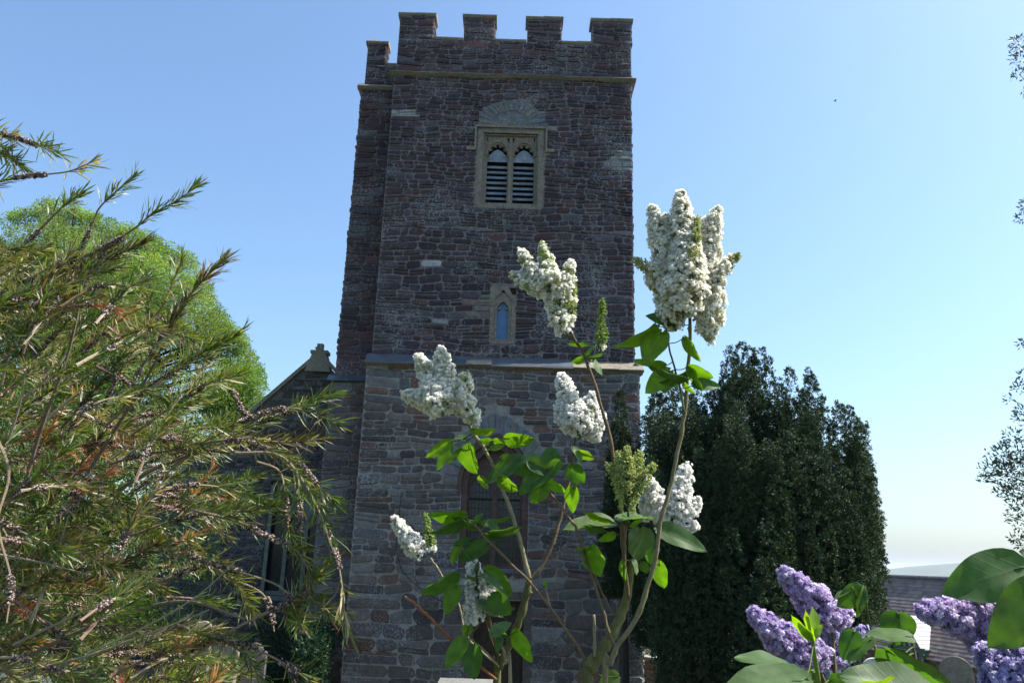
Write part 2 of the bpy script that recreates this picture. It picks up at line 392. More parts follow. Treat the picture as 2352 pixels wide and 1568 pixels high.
# upper stage of the tower
mb = MB()
holed(mb, TX0, TX1, 5.6, 13.42, front(TY), [H_BELF, H_LAN], MORTAR_UP)
masonry(mb, TX0, TX1, 9.2, 13.36, front(TY), col_up, [H_BELF, (-1.02, 0.66, 9.78, 11.9)], h=(0.085, 0.18), wd=(0.12, 0.38), gap=0.022, seed=3)
masonry(mb, TX0, TX1, 5.95, 9.2, front(TY), col_up, [H_LAN], h=(0.10, 0.22), wd=(0.15, 0.46), gap=0.026, seed=5)
for f_, (a, b) in ((right(TX1), (TY, 23.0)), (left(TX0), (-23.0, -TY))):
    holed(mb, a, b, 5.6, 13.42, f_, [], MORTAR_UP)
    masonry(mb, a, b, 5.95, 13.36, f_, col_up, [], h=(0.10, 0.2), wd=(0.18, 0.5), seed=9)
mb.add([(TX0, 23, 5.6), (TX1, 23, 5.6), (TX1, 23, 13.4), (TX0, 23, 13.4)], [(3, 2, 1, 0)], MORTAR_UP)
mb.build("tower_wall", M_wall, church)
# lower stage
mb = MB()
holed(mb, LX0, LX1, -2.4, 5.82, front(LY), [H_WEST, H_DOOR], MORTAR_LO)
archz = (-1.16, 0.62, 3.05, 4.75)
ARCHH = []
for z_ in np.arange(3.15, 4.85, .1):
    R_ = (1.18 ** 2 + 1.62 ** 2) / 2.36; q_ = math.sqrt(max(R_ * R_ - (z_ - 3.14) ** 2, 0)) - (R_ - 1.18)
    if q_ > .05: ARCHH.append((-.27 - q_, -.27 + q_, z_ - .02, z_ + .12))
masonry(mb, LX0, LX1, 1.2, 5.76, front(LY), col_lo, [H_WEST] + ARCHH, h=(0.11, 0.24), wd=(0.18, 0.52), gap=0.024, seed=12)
masonry(mb, LX0, LX1, -2.4, 1.2, front(LY), col_lo, [H_DOOR, (-0.78, 0.58, -1.8, 0.95), (-1.02, .5, 1.0, 1.5)], h=(0.18, 0.38), wd=(0.3, 0.62), gap=0.02, split=0.12, seed=13)
for f_, (a, b) in ((right(LX1), (LY, 23.0)), (left(LX0), (-23.0, -LY))):
    holed(mb, a, b, -2.4, 5.82, f_, [], MORTAR_LO)
    masonry(mb, a, b, -2.0, 5.76, f_, col_lo, [], h=(0.14, 0.3), wd=(0.22, 0.6), seed=14)
mb.build("tower_wall", M_wall, church)

# parapet with merlons
mb = MB()
PX0, PX1 = -3.16, 2.83; PZ0, PZC, PZT = 13.42, 14.40, 15.10; PT = 0.42
mer = [(-3.16, -2.27), (-1.49, -0.70), (0.15, 1.03), (1.84, 2.84)]
yp = TY - 0.02
mb.box((PX0, yp, PZ0), (PX1, yp + PT, PZC), MORTAR_UP)
masonry(mb, PX0, PX1, PZ0, PZC, front(yp), col_up, [], h=(0.1, 0.19), wd=(0.15, 0.45), seed=21)
for i, (a, b) in enumerate(mer):
    mb.box((a, yp, PZC), (b, yp + PT, PZT), MORTAR_UP)
    masonry(mb, a, b, PZC, PZT, front(yp), col_up, [], h=(0.1, 0.2), wd=(0.15, 0.45), seed=30 + i)
    masonry(mb, yp, yp + PT, PZC, PZT, right(b), col_up, [], h=(0.1, 0.2), wd=(0.2, 0.42), seed=40 + i)
# the other three sides of the parapet
for xa in (PX0, PX1 - PT):
    mb.box((xa, yp + PT, PZ0), (xa + PT, 22.6, PZC), MORTAR_UP)
    for k in range(3):
        mb.box((xa, yp + 1.3 + k * 1.5, PZC), (xa + PT, yp + 2.1 + k * 1.5, PZT), MORTAR_UP)
mb.box((PX0, 22.6, PZ0), (PX1, 22.98, PZC), MORTAR_UP)
for a, b in mer: mb.box((a, 22.6, PZC), (b, 22.98, PZT), MORTAR_UP)
par = mb.build("parapet", M_wall, church)

def coping_piece(mb, a, b, z, y0, y1, ov=0.05, th=0.14, R=rnd):
    """weathered coping stone: moulded edge below, sloping top; in two or three lengths"""
    n = 1 if b - a < 0.6 else 2; cuts = [a - ov] + [a + (b - a) * (k + R.uniform(-.1, .1)) / n for k in range(1, n)] + [b + ov]
    for i in range(n):
        x0, x1 = cuts[i] + (0.006 if i else 0), cuts[i + 1]; dz = R.uniform(-.012, .012)
        prof = [(y0 - ov * .4, z), (y0 - ov, z + th * .3), (y0 - ov, z + th * .55), (y0 + .06, z + th), (y1 - .06, z + th), (y1 + ov, z + th * .5), (y1 + ov * .4, z)]
        k = len(prof)
        V = [(x0, p[0], p[1] + dz) for p in prof] + [(x1, p[0], p[1] + dz + R.uniform(-.006, .006)) for p in prof]
        F = [tuple(range(k)), tuple(range(2 * k - 1, k - 1, -1))] + [(i_, k + i_, k + (i_ + 1) % k, (i_ + 1) % k) for i_ in range(k)]
        mb.add(V, F)
for a, b in mer: mbc = MB(); coping_piece(mbc, a, b, PZT, yp, yp + PT); mbc.build("coping", M_coping, church)
for (a, b) in ((-2.27, -1.49), (-0.70, 0.15), (1.03, 1.84)): mbc = MB(); coping_piece(mbc, a + .055, b - .055, PZC, yp, yp + PT, 0.04, 0.12); mbc.build("coping", M_coping, church)

def string_course(mb, pts_fn, L0, L1, z, out=0.14, th=0.16, n=9, seed=0, sl=0.55):
    """projecting moulded band; pts_fn(u, out, z) -> world"""
    R = random.Random(seed); cuts = np.linspace(L0, L1, n + 1)
    for i in range(n):
        a, b = cuts[i] + (0.004 if i else 0), cuts[i + 1]; j = R.uniform(-.012, .012); o = out * R.uniform(.9, 1.05)
        prof = [(0, z - .02), (o * .45, z), (o * .9, z + th * .35), (o, z + th * .4), (o, z + th * .55), (0, z + th * (1 + sl))]
        k = len(prof)
        V = [pts_fn(a, p[0], p[1] + j) for p in prof] + [pts_fn(b, p[0], p[1] + j + R.uniform(-.008, .008)) for p in prof]
        mb.add(V, [tuple(range(k)), tuple(range(2 * k - 1, k - 1, -1))] + [(q, k + q, k + (q + 1) % k, (q + 1) % k) for q in range(k)])
mb = MB()
string_course(mb, lambda u, o, z: (u, TY - o, z), TX0 - .12, TX1 + .12, 13.34, 0.13, 0.09, 10, 1)
string_course(mb, lambda u, o, z: (TX1 + o, u, z), TY, 22.9, 13.33, 0.13, 0.12, 7, 2)
string_course(mb, lambda u, o, z: (TX0 - o, u, z), TY + .05, 22.9, 13.33, 0.13, 0.12, 7, 3)
M_string = mat_stone("grey_string_stone", (0.185, 0.17, 0.15), 0.8, (0.42, 0.42, 0.38), 0.9, 0.6, 0.06, 1.8)
mb.build("string_course", M_string, church)
mb = MB()
string_course(mb, lambda u, o, z: (u, LY + 0.12 - o, z), LX0 - .04, LX1 + .09, 5.72, 0.26, 0.12, 11, 4, 1.4)
string_course(mb, lambda u, o, z: (LX1 - .08 + o, u, z), LY, 22.9, 5.72, 0.2, 0.12, 7, 5, 1.2)
mb.build("string_course", M_coping, church)
mb = MB()   # lead dressing on the weathering of the lower band
sy = LY + 0.12
mb.add([(LX0 - .02, sy - .245, 5.80), (1.4, sy - .245, 5.80), (1.4, sy - .01, 6.03), (LX0 - .02, sy - .01, 6.03), (LX0 - .02, sy - .262, 5.755), (1.4, sy - .262, 5.755)], [(0, 1, 2, 3), (4, 5, 1, 0)])
mb.build("lead_flashing", M_lead, church)

# stair turret on the left, set back
UX0, UX1, UY = -4.12, -3.05, 17.85
mb = MB()
holed(mb, UX0, TX0, 5.5, 13.3, front(UY), [], (0.12, 0.105, 0.10))
masonry(mb, UX0, TX0 + .02, 5.55, 13.25, front(UY), col_dk, [], h=(0.1, 0.22), wd=(0.16, 0.45), proud=(.01, .045), seed=51)
holed(mb, -19.6, -UY, 5.5, 13.3, left(UX0), [], (0.12, 0.105, 0.10))
masonry(mb, -19.6, -UY, 5.55, 13.25, left(UX0), col_dk, [], h=(0.1, 0.22), wd=(0.16, 0.45), proud=(.01, .045), seed=52)
mb.add([(UX0, 19.6, 5.5), (TX0, 19.6, 5.5), (TX0, 19.6, 13.3), (UX0, 19.6, 13.3)], [(0, 3, 2, 1)])
# its own parapet
mb.box((UX0 + .06, UY, 13.4), (TX0, UY + .35, 14.0), MORTAR_UP); masonry(mb, UX0 + .06, TX0, 13.4, 14.0, front(UY), col_up, [], h=(0.1, 0.2), wd=(0.15, 0.4), seed=53)
mb.box((UX0 + .06, UY, 14.0), (-3.56, UY + .35, 14.62), MORTAR_UP); masonry(mb, UX0 + .06, -3.56, 14.0, 14.62, front(UY), col_up, [], h=(0.1, 0.2), wd=(0.15, 0.3), seed=54)
masonry(mb, UY, UY + .35, 14.0, 14.62, right(-3.56), col_up, [], h=(0.1, 0.2), wd=(0.2, 0.35), seed=55)
mb.box((UX0 + .06, UY + .35, 13.4), (UX0 + .4, 19.6, 14.0), MORTAR_UP)
mb.build("stair_turret", M_wall, church)
mb = MB()
string_course(mb, lambda u, o, z: (u, UY - o, z), UX0 - .1, TX0 + .0, 13.24, 0.11, 0.11, 2, 6)
string_course(mb, lambda u, o, z: (UX0 - o, u, z), UY, 19.6, 13.24, 0.11, 0.11, 3, 7)
mb.build("string_course", M_coping, church)
mb = MB(); coping_piece(mb, UX0 + .06, -3.56, 14.62, UY, UY + .35, 0.05, 0.13); mb.build("coping", M_coping, church)
mb = MB(); coping_piece(mb, -3.50, TX0 - .02, 14.0, UY, UY + .35, 0.03, 0.11); mb.build("coping", M_coping, church)
mb = MB(); mb.add([(-4.0, UY + .1, 14.75), (-3.78, UY + .08, 14.75), (-3.8, UY + .22, 14.75), (-3.99, UY + .24, 14.75), (-3.985, UY + .16, 14.98), (-3.9, UY + .16, 14.86)],
      [(0, 1, 5, 4), (1, 2, 5), (2, 3, 4, 5), (3, 0, 4), (0, 3, 2, 1)])
mb.build("pinnacle_stump", M_coping, church)
# lower stage of the turret and its offset
mb = MB()
QX0 = -4.20
holed(mb, QX0, LX0, -2.4, 5.5, front(UY - .08), [], MORTAR_UP)
masonry(mb, QX0, LX0 + .02, -2.2, 5.45, front(UY - .08), lambda u, w, R: tuple(x * .9 for x in pick(PAL_LO, R)), [], h=(0.12, 0.24), wd=(0.18, 0.45), seed=57)
holed(mb, -21, -UY + .08, -2.4, 5.5, left(QX0), [], MORTAR_UP)
masonry(mb, -21, -UY + .08, -2.2, 5.45, left(QX0), col_dk, [], h=(0.12, 0.24), wd=(0.2, 0.5), seed=58)
mb.build("stair_turret", M_wall, church)
mb = MB(); string_course(mb, lambda u, o, z: (u, UY - o, z), QX0 - .06, LX0, 5.42, 0.2, 0.1, 2, 8, 1.2); mb.build("lead_flashing", M_lead, church)

# lead roofs that close the tower and turret
mb = MB(); mb.box((PX0 + .3, TY + .3, 13.5), (PX1 - .3, 22.7, 13.7)); mb.box((UX0 + .3, UY + .3, 13.3), (TX0, 19.5, 13.5)); mb.build("lead_roof", M_lead, church)

# ---- belfry window
def arch_top(hw, rise):
    """two-centred arch of half width hw"""
    Rr = (hw * hw + rise * rise) / (2 * hw)
    return lambda x: math.sqrt(max(Rr * Rr - (abs(x) + Rr - hw) ** 2, 0)) if abs(x) < hw else 0
def arched_plate(mb, x0, x1, z0, z1, yf, th, lights, col=(0.3, 0.3, 0.3), n=18, back=True):
    """stone plate pierced by arched lights: (cx, hw, sill, spring, fn)"""
    xs = {x0, x1}
    for cx, hw, si, sp, fn in lights:
        for k in range(n + 1): xs.add(round(cx - hw * math.cos(math.pi * k / n), 5))
    xs = sorted(xs)
    def lt(x):
        for L in lights:
            if L[0] - L[1] + 1e-6 < x < L[0] + L[1] - 1e-6: return L
    for i in range(len(xs) - 1):
        a, b = xs[i], xs[i + 1]; L = lt((a + b) / 2)
        if L is None:
            mb.add([(a, yf, z0), (b, yf, z0), (b, yf, z1), (a, yf, z1)], [(0, 1, 2, 3)], col)
            continue
        cx, hw, si, sp, fn = L; ta, tb = sp + fn(a - cx), sp + fn(b - cx)
        mb.add([(a, yf, ta), (b, yf, tb), (b, yf, z1), (a, yf, z1)], [(0, 1, 2, 3)], col)
        mb.add([(a, yf, ta), (b, yf, tb), (b, yf + th, tb), (a, yf + th, ta)], [(3, 2, 1, 0)], col)
        if si > z0 + 1e-4:
            mb.add([(a, yf, z0), (b, yf, z0), (b, yf, si), (a, yf, si)], [(0, 1, 2, 3)], col)
            mb.add([(a, yf, si), (b, yf, si), (b, yf + th, si), (a, yf + th, si)], [(0, 1, 2, 3)], col)
    for cx, hw, si, sp, fn in lights:
        for sgn in (-1, 1):
            x = cx + sgn * hw; t = sp + fn(sgn * (hw - 1e-5)) if fn(hw * .999) > .05 else sp
            mb.add([(x, yf, si), (x, yf + th, si), (x, yf + th, t), (x, yf, t)], [(0, 1, 2, 3)] if sgn < 0 else [(3, 2, 1, 0)], col)
    # outer edge
    for (p, q) in (((x0, z0), (x1, z0)), ((x1, z0), (x1, z1)), ((x1, z1), (x0, z1)), ((x0, z1), (x0, z0))):
        mb.add([(p[0], yf, p[1]), (p[0], yf + th, p[1]), (q[0], yf + th, q[1]), (q[0], yf, q[1])], [(0, 1, 2, 3)], col)

bw = None
mb = MB()
c1, c2, hw = -0.50, 0.155, 0.255
a_fn = arch_top(hw, 0.36)
# outer chamfered surround, then the inner plate a step back
yb = TY - 0.012
for (a, b, c, d) in ((-1.00, -0.86, 9.74, 11.78), (0.50, 0.64, 9.74, 11.78), (-1.0, 0.64, 11.78, 11.90), (-0.86, 0.50, 9.74, 9.86)):
    mb.box((a + .001, yb, c), (b - .001, yb + .3, d))
for (a, b, c, d) in ((-0.86, -0.82, 9.86, 11.74), (0.46, 0.50, 9.86, 11.74), (-0.86, 0.50, 11.74, 11.78)):
    mb.box((a, yb + .05, c), (b, yb + .3, d))
# irregular quoin blocks that bond the jambs into the wall
for z_, w_, s_ in ((10.1, .16, -1), (10.75, .1, -1), (10.3, .12, 1), (10.95, .16, 1)):
    x_ = -1.0 if s_ < 0 else .64
    mb.box((min(x_, x_ + s_ * w_), yb + .003, z_), (max(x_, x_ + s_ * w_) - .001, yb + .1, z_ + .34))
bw = mb.build("belfry_window", M_dress, church); bw["label"] = "pale limestone two light belfry window with louvres"
mb = MB()
arched_plate(mb, -0.82, 0.46, 9.86, 11.74, yb + .11, .16, [(c1, hw, 9.93, 11.20, a_fn), (c2, hw, 9.93, 11.20, a_fn)])
mb.box((-0.21, yb + .075, 9.86), (-0.135, yb + .109, 11.70))        # roll of the mullion
# cusps and hood arcs
for cx in (c1, c2):
    arc = [(cx + (hw + .03) * math.cos(t) , yb + .10, 11.20 + (hw + .13) * math.sin(t) * 1.0) for t in np.linspace(0.02, math.pi - .02, 13)]
    mb.tube(arc, .026, 5)
    for k, t in enumerate((0.35, 0.95, 1.57, 2.19, 2.79)):
        rr = .082; ox = cx + (hw - .06) * math.cos(t); oz = 11.20 + (hw + .0) * math.sin(t)
        foil = [(ox + rr * math.cos(q), yb + .13, oz + rr * math.sin(q)) for q in np.linspace(t - 1.75, t + 1.75, 9)]
        mb.tube(foil, .02, 5)
for ox in (-0.80, -0.175, 0.44):
    mb.tube([(ox, yb + .105, 11.2), (ox, yb + .105, 11.7)], .024, 5)
mb.build("tracery", M_dress, bw)
mb = MB()
for cx in (c1, c2):
    zc = 9.97
    for k in range(8):
        z_ = 9.96 + k * .142
        M_ = (np.array([[1, 0, 0], [0, math.cos(.95), -math.sin(.95)], [0, math.sin(.95), math.cos(.95)]]), np.array([cx, yb + .24, z_]))
        mb.box((-hw + .002, -.052, -.009), (hw - .002, .052, .009), M=M_)
    mb.add([(cx - hw, yb + .2, 11.08), (cx + hw, yb + .2, 11.08), (cx + hw, yb + .2, 11.2), (cx + .1, yb + .2, 11.38), (cx, yb + .2, 11.43), (cx - .1, yb + .2, 11.38), (cx - hw, yb + .2, 11.2)], [tuple(range(7))])
mb.build("louvre", M_louvre, bw)
mb = MB()
for x_ in (-0.775, -0.235, -0.11, 0.41):
    for sg in (-1, 1): pass
    mb.add([(x_ - .035, yb + .1, 11.69), (x_ + .035, yb + .1, 11.69), (x_ + .01 * (1 if x_ in (-.235, .41) else -1), yb + .1, 11.56)], [(0, 2, 1)])
mb.build("spandrel_shade", M_dark, bw)  # flat dark triangles painted in place of the shade in pierced spandrels
mb = MB(); mb.add([(-.86, yb + .36, 9.86), (.5, yb + .36, 9.86), (.5, yb + .36, 11.78), (-.86, yb + .36, 11.78)], [(0, 1, 2, 3)]); mb.build("dark_backing", M_dark, bw)  # dark sheet in place of the unlit belfry inside
mb = MB()   # label mould with returns
for (a, b, c, d) in ((-1.08, 0.72, 11.91, 11.965), (-1.08, -1.035, 11.36, 11.91), (0.675, 0.72, 11.36, 11.91), (-1.27, -1.035, 11.27, 11.36), (0.675, 0.90, 11.27, 11.36)):
    mb.box((a, yb - .05, c), (b, yb + .02, d))
mb.build("hood_mould", M_dress, bw)

mb = MB(); R = random.Random(17)
pcx, pcz = -0.18, 11.92
edge = [(pcx + .90 * math.cos(t) * R.uniform(.92, 1.05), pcz + .80 * math.sin(t) * R.uniform(.93, 1.06)) for t in np.linspace(0, math.pi, 22)]
n_ = len(edge); V = [(x, TY - .03, z) for x, z in edge] + [(x, TY, z) for x, z in edge] + [(pcx, TY - .035, pcz)]
mb.add(V, [(i, i + 1, 2 * n_) for i in range(n_ - 1)] + [(i, n_ + i, n_ + i + 1, i + 1) for i in range(n_ - 1)], (.12, .125, .13))
a_ = .06
while a_ < math.pi - .1:
    a2 = a_ + R.uniform(.13, .24); r0_, r1_ = R.uniform(.50, .56), R.uniform(.80, .90)
    p = [(pcx + r_ * math.cos(t), pcz + r_ * .9 * math.sin(t)) for t, r_ in ((a_ + .015, r0_), (a2 - .015, r0_), (a2 - .02, r1_), (a_ + .02, r1_))]
    c_ = tuple(v * R.uniform(.75, 1.15) for v in (.125, .13, .135)); d_ = R.uniform(.04, .05)
    mb.add([(x, TY - d_, z) for x, z in p] + [(x, TY - .02, z) for x, z in p], [(3, 2, 1, 0), (0, 1, 5, 4), (1, 2, 6, 5), (2, 3, 7, 6), (3, 0, 4, 7)], c_); a_ = a2
for k in range(26):
    t, r_ = R.uniform(.15, 3.0), R.uniform(0, .42); x, z = pcx + r_ * 1.1 * math.cos(t), pcz + .04 + r_ * math.sin(t) * .9; w_, h_ = R.uniform(.05, .11), R.uniform(.03, .05)
    c_ = tuple(v * R.uniform(.6, 1.2) for v in (.15, .155, .16)); mb.add([(x - w_, TY - .036, z - h_), (x + w_, TY - .036, z - h_ * .7), (x + w_ * .8, TY - .05, z + h_), (x - w_ * .8, TY - .05, z + h_ * .8)], [(0, 1, 2, 3)], c_)
mb.build("relieving_arch", M_wall, bw)

# ---- lancet
mb = MB()
lx, lhw = -0.235, 0.135
arched_plate(mb, -0.37 - .07, -0.03 + .0, 6.42, 7.60, TY + .02, .2, [(lx, lhw, 6.47, 7.18, arch_top(lhw, .2))])
for (a, b, c, d) in ((-0.53, -0.44, 6.36, 7.26), (-0.03, 0.065, 6.36, 7.26), (-0.44, -0.03, 6.34, 6.42)):
    mb.box((a, TY - .012, c), (b - .001, TY + .2, d))
mb.box((-0.55, TY - .02, 7.262), (-0.441, TY + .2, 7.72)); mb.box((-0.029, TY - .01, 7.262), (0.08, TY + .2, 7.55))
mb.add([(-.44, TY - .02, 7.43), (-.235, TY - .02, 7.66), (-.03, TY - .01, 7.43), (-.03, TY - .01, 7.55), (-.12, TY - .012, 7.74), (-.44, TY - .02, 7.74)], [(0, 1, 5), (1, 4, 5), (1, 2, 3, 4)])
lw = mb.build("lancet_window", M_dress, church)
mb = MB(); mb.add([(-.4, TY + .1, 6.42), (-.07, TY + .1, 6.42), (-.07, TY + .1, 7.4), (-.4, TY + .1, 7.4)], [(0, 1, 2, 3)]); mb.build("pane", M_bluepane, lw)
mb = MB()   # small trefoil head
for q in (-1, 1):
    mb.tube([(lx + q * (lhw - .01), TY + .07, 7.20), (lx + q * .07, TY + .07, 7.225), (lx + q * .035, TY + .07, 7.25)], [.03, .028, .015], 5)
mb.build("tracery", M_dress, lw)

# ---- west window, red sandstone, pointed
mb = MB()
wcx, whw = -0.27, 0.73
wtop = arch_top(whw, 1.02)
yw = LY + .06
NN = 14
# order of the arch: wide ring following the curve, from the spring at z=3.1
def ring(mb, hw0, r0, hw1, r1, y, th, sp, z_foot):
    f0, f1 = arch_top(hw0, r0), arch_top(hw1, r1)
    pts0 = [(wcx - hw0, z_foot)] + [(wcx - hw0 * math.cos(math.pi * k / 24), sp + f0(-hw0 * math.cos(math.pi * k / 24) * .9999)) for k in range(25)] + [(wcx + hw0, z_foot)]
    pts1 = [(wcx - hw1, z_foot)] + [(wcx - hw1 * math.cos(math.pi * k / 24), sp + f1(-hw1 * math.cos(math.pi * k / 24) * .9999)) for k in range(25)] + [(wcx + hw1, z_foot)]
    n = len(pts0); V = [(p[0], y, p[1]) for p in pts0] + [(p[0], y, p[1]) for p in pts1] + [(p[0], y + th, p[1]) for p in pts0] + [(p[0], y + th, p[1]) for p in pts1]
    F = []
    for i in range(n - 1): F += [(i, i + 1, n + i + 1, n + i), (i, 2 * n + i, 2 * n + i + 1, i + 1), (n + i, n + i + 1, 3 * n + i + 1, 3 * n + i)]
    mb.add(V, F)
ring(mb, 0.60, 0.84, 0.73, 1.02, yw - .03, .3, 3.10, 1.38)
ring(mb, 0.73, 1.02, 0.81, 1.12, LY - .05, .2, 3.12, 2.95)
mb.box((-1.0, yw - .02, 1.32), (.46, yw + .2, 1.44))
ww = mb.build("west_window", M_redstone, church); ww["label"] = "pointed red sandstone window with leaded glass low on the tower"
mb = MB()
lf = arch_top(.26, .34)
arched_plate(mb, wcx - .6, wcx + .6, 1.44, 4.0, yw + .12, .12, [(wcx - .31, .25, 1.5, 3.0, arch_top(.25, .34)), (wcx + .31, .25, 1.5, 3.0, arch_top(.25, .34)), ])
mb.box((wcx - .05, yw + .08, 1.44), (wcx + .05, yw + .119, 3.4))
mb.build("tracery", M_redstone, ww)
mb = MB(); mb.add([(-1.1, LY + .42, 1.3), (.56, LY + .42, 1.3), (.56, LY + .42, 4.3), (-1.1, LY + .42, 4.3)], [(0, 1, 2, 3)]); mb.build("dark_backing", M_dark, ww)  # near-black sheet stands for the shade inside the tower
mb = MB(); mb.add([(wcx - .6, yw + .2, 1.44), (wcx + .6, yw + .2, 1.44), (wcx + .6, yw + .2, 3.9), (wcx - .6, yw + .2, 3.9)], [(0, 1, 2, 3)]); mb.build("glass_pane", M_glass, ww)
mb = MB()
for cx in (wcx - .31, wcx + .31):
    for z_ in np.arange(1.62, 3.3, .17): mb.box((cx - .25, yw + .19, z_), (cx + .25, yw + .198, z_ + .006))
    for x_ in np.linspace(-.2, .2, 6): mb.box((cx + x_ - .004, yw + .183, 1.5), (cx + x_ + .004, yw + .196, 3.3))
    mb.box((cx - .25, yw + .15, 2.83), (cx + .25, yw + .17, 2.855))
mb.build("leading", M_dark, ww)
mb = MB()   # voussoirs over it
for x_ in np.linspace(wcx - .82, wcx + .82, 30)[:-1]:
    x2 = x_ + 1.64 / 29; fa = arch_top(.821, 1.14)
    mb.add([(x_, LY - .004, 3.12 + fa((x_ - wcx) * .999)), (x2, LY - .004, 3.12 + fa((x2 - wcx) * .999)), (x2, LY - .004, 4.6), (x_, LY - .004, 4.6)], [(0, 1, 2, 3)], MORTAR_LO)
f0, f1 = arch_top(.82, 1.14), arch_top(1.18, 1.62); R = random.Random(4)
k = 0.0
while k < math.pi - .02:
    k2 = min(k + R.uniform(.13, .2), math.pi)
    def pt(a, ff, hw_, sp=3.14): x = -hw_ * math.cos(a); return (wcx + x, sp + ff(x * .9999))
    a0, a1 = k + .012, k2 - .012
    e = R.uniform(.85, 1.0)
    p = [pt(a0, f0, .82), pt(a1, f0, .82), pt(a1, f1, 1.18), pt(a0, f1, 1.18)]
    p[2] = (p[1][0] + (p[2][0] - p[1][0]) * e, p[1][1] + (p[2][1] - p[1][1]) * e); p[3] = (p[0][0] + (p[3][0] - p[0][0]) * e, p[0][1] + (p[3][1] - p[0][1]) * e)
    c_ = col_arch(0, 0, R); d_ = R.uniform(.02, .04)
    V = [(q[0], LY - d_, q[1]) for q in p] + [(q[0], LY + .02, q[1]) for q in p]
    mb.add(V, [(0, 1, 2, 3), (0, 4, 5, 1), (1, 5, 6, 2), (2, 6, 7, 3), (3, 7, 4, 0)], c_)
    k = k2
mb.build("voussoirs", M_wall, ww)
mb = MB(); mb.add([(-1.02, LY - .06, 1.34), (.5, LY - .06, 1.34), (.5, LY + .1, 1.41), (-1.02, LY + .1, 1.41), (-1.02, LY - .06, 1.30), (.5, LY - .06, 1.30)], [(0, 1, 2, 3), (4, 5, 1, 0)]); mb.build("sill", M_lead, ww)

# ---- west door below
mb = MB()
for (a, b, c, d) in ((-0.78, -0.62, -1.75, .78), (.42, .58, -1.75, .78), (-.78, .58, .781, .93)): mb.box((a, LY - .03, c), (b - .001, LY + .3, d))
dw = mb.build("door_frame", mat_stone("door_jamb_stone", (0.085, 0.072, 0.066), .4, (.2, .2, .19), .9, .5), church)
mb = MB()
for k in range(7): mb.box((-.62 + k * 1.04 / 7 + .004, LY + .16, -1.7), (-.62 + (k + 1) * 1.04 / 7 - .004, LY + .2, .78))
mb.box((-.62, LY + .2, -1.75), (.42, LY + .22, .78))
for z_ in (-1.2, -.3, .5): mb.box((-.6, LY + .14, z_), (.2, LY + .16, z_ + .06))
mb.build("door", M_wood, dw)
# lightning conductor cable
mb = MB()
cp = [D(x, y, 17.1) for x, y in ((923, 1130), (917, 1180), (912, 1230), (911, 1262), (925, 1310), (960, 1345), (1000, 1372), (1060, 1400), (1120, 1425))]
mb.tube(smooth_path(cp, 5), .012, 5, (0.02, 0.02, 0.02)); mb.build("conductor_cable", mat_plain("black_cable", (0.02, 0.02, 0.022), .5, .4), church)

# ---- nave end gable with aisle window, left of the tower
NY = 21.0; GX, GZ = -5.33, 6.85
H_AW = (-6.28, -4.72, 0.50, 3.40)
gl = (-9.6, 2.55)
mb = MB()
def gz(u): return GZ - (GX - u) * (GZ - gl[1]) / (GX - gl[0]) if u < GX else GZ - (u - GX) * 1.0
us = sorted({gl[0], H_AW[0], H_AW[1], GX, -4.1})
for i in range(len(us) - 1):
    a, b = us[i], us[i + 1]
    if H_AW[0] <= (a + b) / 2 <= H_AW[1]:
        mb.add([(a, NY, -2.4), (b, NY, -2.4), (b, NY, H_AW[2]), (a, NY, H_AW[2])], [(0, 1, 2, 3)], (.10, .095, .09))
        mb.add([(a, NY, H_AW[3]), (b, NY, H_AW[3]), (b, NY, gz(b)), (a, NY, gz(a))], [(0, 1, 2, 3)], (.10, .095, .09))
    else: mb.add([(a, NY, -2.4), (b, NY, -2.4), (b, NY, gz(b)), (a, NY, gz(a))], [(0, 1, 2, 3)], (.10, .095, .09))
for p, q in (((H_AW[0], H_AW[2]), (H_AW[1], H_AW[2])), ((H_AW[1], H_AW[2]), (H_AW[1], H_AW[3])), ((H_AW[1], H_AW[3]), (H_AW[0], H_AW[3])), ((H_AW[0], H_AW[3]), (H_AW[0], H_AW[2]))):
    mb.add([(p[0], NY, p[1]), (q[0], NY, q[1]), (q[0], NY + .5, q[1]), (p[0], NY + .5, p[1])], [(0, 1, 2, 3)], (.10, .095, .09))
mb.add([(H_AW[0] - .1, NY + .5, H_AW[2] - .1), (H_AW[1] + .1, NY + .5, H_AW[2] - .1), (H_AW[1] + .1, NY + .5, H_AW[3] + .1), (H_AW[0] - .1, NY + .5, H_AW[3] + .1)], [(0, 1, 2, 3)], (.02, .02, .02))  # near-black back panel in place of shade behind the aisle window
z = -2.2; k = 60
while z < GZ - .25:
    a = gl[0] if z < gl[1] else gl[0] + (z + .3 - gl[1]) * (GX - gl[0]) / (GZ - gl[1])
    b = min(-4.15, GX + (GZ - z - .3))
    if b - a > .3: masonry(mb, a, b, z, min(z + .3, GZ), front(NY), col_nv, [H_AW], h=(0.08, 0.17), wd=(0.1, 0.32), gap=.02, proud=(.01, .05), split=.35, seed=k)
    z += .3; k += 1
holed(mb, -30, -NY, -2.4, gl[1] - .05, left(gl[0]), [], (.10, .095, .09)); masonry(mb, -30, -NY, -2.2, gl[1] - .1, left(gl[0]), col_nv, [], seed=95)
mb.build("nave_wall", M_wall, church)
mb = MB()
